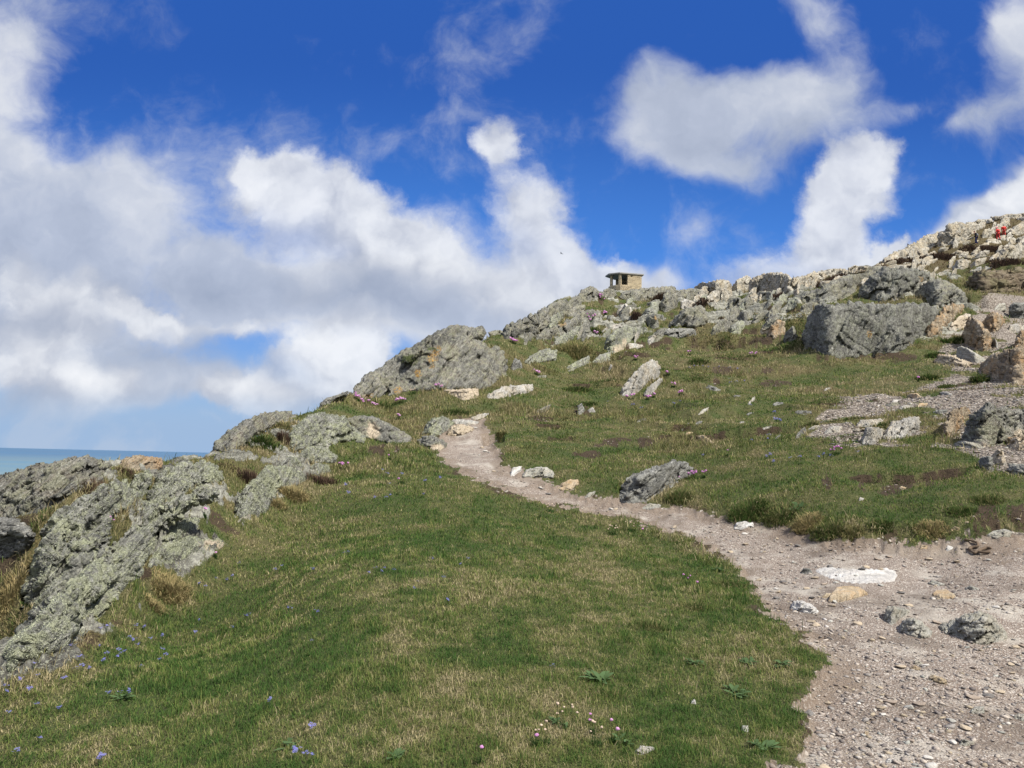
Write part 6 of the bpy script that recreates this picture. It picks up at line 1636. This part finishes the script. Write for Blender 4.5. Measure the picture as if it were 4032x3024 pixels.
def poly_mesh(name, parts):
    V, F = [], []
    for v, f in parts:
        b = len(V); V += v; F += [[i + b for i in q] for q in f]
    me = bpy.data.meshes.new(name); me.from_pydata(V, [], F); me.update()
    return me


def mat_masonry():
    m, T = new_mat("rubble_masonry")
    pos = T.node('ShaderNodeTexCoord').outputs['Object']
    sep = T.node('ShaderNodeSeparateXYZ', {0: pos})
    uv = T.node('ShaderNodeCombineXYZ', {0: T.math('ADD', sep.outputs[0], T.math('MULTIPLY', sep.outputs[1], .8)), 1: sep.outputs[2], 2: 0.0}).outputs[0]
    wob = T.vmath('ADD', uv, T.vmath('SCALE', T.noise(pos, 3.0, 3.0).outputs['Color'], scale=.12).outputs[0]).outputs[0]
    br = T.node('ShaderNodeTexBrick', {'Vector': wob, 'Color1': (.40, .32, .20, 1), 'Color2': (.15, .12, .08, 1), 'Mortar': (.52, .45, .33, 1), 'Scale': 1.0, 'Mortar Size': .018, 'Mortar Smooth': .3, 'Bias': 0.0, 'Brick Width': .55, 'Row Height': .15})
    n = T.noise(pos, 9.0, 5.0, .65).outputs[0]
    c = T.mix(T.math('MULTIPLY', T.maprange(n, .42, .66), .6), br.outputs['Color'], (.50, .42, .28))
    out_bsdf(T, c, .95, T.math('ADD', T.math('MULTIPLY', br.outputs['Fac'], -.6), n), .8, .05, .1)
    return m


def lookout():
    rr = 95.0
    px, py = 2350 + 800 * 300 / 2212, 1020 + 732 * 300 / 2212
    d = dir_of(px, py); d = d / math.hypot(d[0], d[1]); P0 = EYE + d * rr            # sill at the front corner
    root = bpy.data.objects.new('stone_lookout', None); col.objects.link(root); root.location = P0
    root.rotation_euler = (0, 0, -math.atan2(P0[0], P0[1]))
    tag(root, 'small roofed stone lookout with open front standing on the crest', 'lookout hut')
    M = mat_masonry()
    mc, T = new_mat("weathered_concrete"); nn = T.noise(T.node('ShaderNodeTexCoord').outputs['Object'], 4.0, 5.0).outputs[0]
    out_bsdf(T, T.mix(nn, (.17, .165, .15), (.31, .30, .275)), .9, nn, .3, .02)
    k = .00425 * rr / 95
    H = 1.36
    roof = [(-2.42, 1.70), (-1.95, .44), (-.57, -.10), (2.42, 1.0), (1.65, 3.75), (-1.25, 3.45)]
    v, f = prism(roof, H, H + .16)
    ro = link('roof', finish(poly_mesh('roof', [(v, f)]), mc), root)
    bv = ro.modifiers.new('bevel', 'BEVEL'); bv.width = .02; bv.segments = 2
    # right hand wall, with a small vent under the roof
    A, B = np.array([.40, .36]), np.array([2.15, 1.02])
    u = (B - A) / np.linalg.norm(B - A); nrm = np.array([-u[1], u[0]])

    def wallseg(a, b, th, z0, z1):
        a, b = np.array(a), np.array(b); w = (b - a) / np.linalg.norm(b - a); n_ = np.array([-w[1], w[0]]) * th
        return prism([tuple(a), tuple(b), tuple(b + n_), tuple(a + n_)], z0, z1)
    L = np.linalg.norm(B - A)
    s1, s2 = A + u * L * .20, A + u * L * .34
    wl = [wallseg(A, B, .3, -1.9, H - .30), wallseg(A, s1, .3, H - .30, H - .12), wallseg(s2, B, .3, H - .30, H - .12), wallseg(A, B, .3, H - .12, H - .003)]
    link('wall', finish(poly_mesh('wall', wl), M), root)
    C, D, E_ = np.array([1.45, 3.45]), np.array([-1.1, 3.2]), np.array([-2.0, 1.75])
    link('wall', finish(poly_mesh('wall', [wallseg(B + nrm * .02 + u * -.3 + nrm * .28, C, .3, -1.9, H - .003)]), M), root)
    # back wall with a low opening and a broken hole
    bw = C - D; Lb = np.linalg.norm(bw); bu = bw / Lb
    q = [D + bu * Lb * t for t in (0, .05, .30, .64, .72, 1)]
    bk = [wallseg(q[0], q[5], .25, -1.9, .02), wallseg(q[0], q[1], .25, .02, H - .003), wallseg(q[1], q[2], .25, .42, H - .003), wallseg(q[2], q[3], .25, .02, H - .003),
          wallseg(q[3], q[4], .25, .02, .50), wallseg(q[3], q[4], .25, .63, H - .003), wallseg(q[4], q[5], .25, .02, H - .003)]
    link('back_wall', finish(poly_mesh('back_wall', bk), M), root)
    # the rounded breast wall under the openings
    F1, F2 = np.array([-.52, .12]), np.array([-1.55, .62])
    curve = [tuple(A), (-.52, .10), (-1.1, .34), (-1.62, .72), (-1.95, 1.20), (-2.02, 1.75), (-1.85, 2.3), (-1.1, 3.2)]
    inner = []
    for i, (x, y) in enumerate(curve):
        c_ = np.array([.1, 2.0]) - np.array([x, y]); c_ = c_ / np.linalg.norm(c_); inner.append((x + c_[0] * .32, y + c_[1] * .32))
    bwv = []
    for i in range(len(curve) - 1):
        bwv.append(prism([curve[i], curve[i + 1], inner[i + 1], inner[i]], -2.2, 0.0))
    link('breast_wall', finish(poly_mesh('breast_wall', bwv), M), root)
    for (x, y, w) in ((-.54, .22, .20), (-1.62, .98, .19)):
        pl = link('pillar', finish(poly_mesh('pillar', [prism([(x - w, y - .02), (x + w * .6, y - .12), (x + w, y + .28), (x - w * .6, y + .36)], .003, H - .003)]), M), root)
    for o_ in root.children:
        if o_.name.startswith(('wall', 'breast', 'back', 'pillar')):
            b_ = o_.modifiers.new('bevel', 'BEVEL'); b_.width = .025; b_.segments = 2


lookout()


# ------------------------------------------------------------------ the walkers
def skin_part(name, verts, edges, radii, mat, parent, sub=2):
    me = bpy.data.meshes.new(name); me.from_pydata(verts, edges, []); me.update()
    ob = link(name, me, parent)
    sk = ob.modifiers.new('skin', 'SKIN')
    sk.use_smooth_shade = True
    for i, r in enumerate(radii):
        me.skin_vertices[0].data[i].radius = (r, r) if np.isscalar(r) else r
    me.skin_vertices[0].data[0].use_root = True
    sb = ob.modifiers.new('subd', 'SUBSURF'); sb.levels = sub; sb.render_levels = sub
    me.materials.append(mat)
    return ob


def person(px, py, face, label, jacket, trousers, hat=None, hair=(.06, .03, .02), pack=None, height=1.62, lean=.12, tool=None, group=None):
    c = ground_pt(px, py)[0]
    root = bpy.data.objects.new('person', None); col.objects.link(root); root.location = c
    root.rotation_euler = (0, 0, face); k = height / 1.75; root.scale = (k, k, k)
    tag(root, label, 'person', group)
    skin_m = simple_mat('skin', (.50, .30, .22), .6)
    cl = simple_mat('jacket_cloth', jacket, .8); tr = simple_mat('trouser_cloth', trousers, .85)
    f = lean                                                   # the figure faces +Y and leans up the slope
    # body: one continuous figure (legs, trunk, arms, neck, head)
    V = [(0, 0, .93), (0, .02 + f * .3, 1.15), (0, .03 + f * .7, 1.38), (0, .06 + f * .95, 1.50), (0, .10 + f * 1.1, 1.62), (0, .11 + f * 1.15, 1.72),
         (-.10, .02, .90), (-.11, .16, .50), (-.11, .08, .08), (-.12, .20, .035), (.10, -.02, .90), (.11, .02, .48), (.11, -.16, .09), (.12, -.04, .035),
         (-.20, .03 + f * .7, 1.40), (-.27, .0 + f * .5, 1.13), (-.25, .22 + f * .5, .98), (.20, .03 + f * .7, 1.40), (.27, .02 + f * .5, 1.13), (.25, .24 + f * .5, 1.02)]
    E = [(0, 1), (1, 2), (2, 3), (3, 4), (4, 5), (0, 6), (6, 7), (7, 8), (8, 9), (0, 10), (10, 11), (11, 12), (12, 13), (2, 14), (14, 15), (15, 16), (2, 17), (17, 18), (18, 19)]
    rad = [(.15, .11), (.145, .11), (.17, .11), .055, .095, .085, .085, .06, .045, .045, .085, .06, .045, .045, .06, .045, .035, .06, .045, .035]
    skin_part('body', V, E, rad, skin_m, root)
    skin_part('trousers', [V[i] for i in (0, 6, 7, 8, 10, 11, 12)], [(0, 1), (1, 2), (2, 3), (0, 4), (4, 5), (5, 6)], [(.165, .125), .105, .078, .065, .105, .078, .065], tr, root)
    skin_part('jacket', [V[i] for i in (0, 1, 2, 14, 15, 16, 17, 18, 19)] + [(0, .05 + f * .8, 1.46)], [(0, 1), (1, 2), (2, 3), (3, 4), (4, 5), (2, 6), (6, 7), (7, 8), (2, 9)], [(.185, .14), (.18, .14), (.20, .14), .085, .065, .05, .085, .065, .05, .075], cl, root)
    hv = V_ICO * np.array([.098, .108, .10]) + np.array([0, .085 + f * 1.12, 1.70])
    if hat is None:
        q = hv[:, 2] > 1.63
        hm = finish(np_mesh('hair', hv * 1.0, F_ICO[q[F_ICO].all(1)]), simple_mat('hair', hair, .6), True); link('hair', hm, root)
    else:
        brim = [(math.cos(t) * .19, math.sin(t) * .20 + .10 + f * 1.12, 1.70) for t in np.linspace(0, 6.28, 25)[:-1]]
        top = [(math.cos(t) * .10, math.sin(t) * .11 + .10 + f * 1.12, 1.72) for t in np.linspace(0, 6.28, 25)[:-1]]
        cap = [(math.cos(t) * .085, math.sin(t) * .09 + .10 + f * 1.12, 1.82) for t in np.linspace(0, 6.28, 25)[:-1]]
        Vh = brim + top + cap + [(0, .10 + f * 1.12, 1.84)]
        Fh = [[i, (i + 1) % 24, 24 + (i + 1) % 24, 24 + i] for i in range(24)] + [[24 + i, 24 + (i + 1) % 24, 48 + (i + 1) % 24, 48 + i] for i in range(24)]
        me = bpy.data.meshes.new('hat'); me.from_pydata(Vh, [], Fh + [[48 + i, 48 + (i + 1) % 24, 72] for i in range(24)]); me.update()
        link('hat', finish(me, simple_mat('hat_cloth', hat, .8), True), root)
    if pack is not None:
        skin_part('backpack', [(0, -.15 + f * .35, 1.02), (0, -.17 + f * .55, 1.22), (0, -.13 + f * .75, 1.42)], [(0, 1), (1, 2)], [(.16, .11), (.17, .12), (.13, .09)], simple_mat('pack_cloth', pack, .8), root)
    return root


person(3846, 962, R(70), 'walker in black jacket and navy trousers with grey backpack on the hill', (.012, .013, .017), (.012, .016, .06), hair=(.10, .03, .02), pack=(.22, .23, .25))
person(3932, 945, R(12), 'walker in red suit with pink sun hat on the hill', (.50, .045, .04), (.46, .045, .04), hat=(.75, .32, .36), pack=(.55, .05, .045))
person(3954, 934, R(-25), 'walker in red jacket just behind the pink hatted one', (.55, .05, .03), (.45, .05, .04), hair=(.05, .04, .04), pack=(.50, .03, .03))


def bird():
    d = dir_of(1213 * D2S, 548 * D2S); P = EYE + d / np.linalg.norm(d) * 130
    V = [(0, .22, 0), (.045, 0, .02), (-.045, 0, .02), (0, 0, -.04), (0, -.22, .02), (.42, -.02, .13), (.22, .08, .10), (.22, -.08, .10), (-.42, -.02, .13), (-.22, .08, .10), (-.22, -.08, .10), (.07, -.30, .02), (-.07, -.30, .02)]
    F = [(0, 1, 3), (0, 3, 2), (0, 2, 1), (4, 3, 1), (4, 2, 3), (4, 1, 2), (1, 6, 7), (6, 5, 7), (1, 0, 6), (2, 10, 9), (9, 10, 8), (2, 9, 0), (4, 11, 12)]
    me = bpy.data.meshes.new('bird'); me.from_pydata(V, [], F); me.update()
    o = link('bird', finish(me, simple_mat('dark_feathers', (.05, .05, .055))), None, P); o.rotation_euler = (.1, .35, .9)
    tag(o, 'small dark bird flying in front of the clouds', 'bird')


bird()


def dead_root():
    ox, oy, s = CROP['G']
    path = [(1610, 215), (1660, 225), (1700, 240), (1705, 262), (1660, 262), (1640, 285), (1690, 295), (1740, 300), (1785, 290)]
    path2 = [(1650, 280), (1680, 305), (1720, 285), (1760, 268), (1790, 275)]
    mt = RM['tan'] if False else None
    m, T = new_mat("dead_root"); n = T.noise(T.node('ShaderNodeNewGeometry').outputs['Position'], 40.0, 5.0).outputs[0]
    out_bsdf(T, T.mix(n, (.05, .035, .025), (.17, .125, .085)), .9, n, .8, .01)
    g = np.concatenate([ground_pt([ox + p[0] * s for p in path], [oy + p[1] * s for p in path]), ground_pt([ox + p[0] * s for p in path2], [oy + p[1] * s for p in path2])])
    g[:, 2] += .02 + .02 * rng.random(len(g))
    c = g[0].copy(); E = [(i, i + 1) for i in range(len(path) - 1)] + [(5, len(path))] + [(len(path) + i, len(path) + i + 1) for i in range(len(path2) - 1)]
    o = skin_part('dead_root', [tuple(p - c) for p in g], E, list(.016 + .010 * rng.random(len(g))), m, None, 1)
    o.location = c; tag(o, 'gnarled dead root lying on the dirt below the bank', 'root')


dead_root()
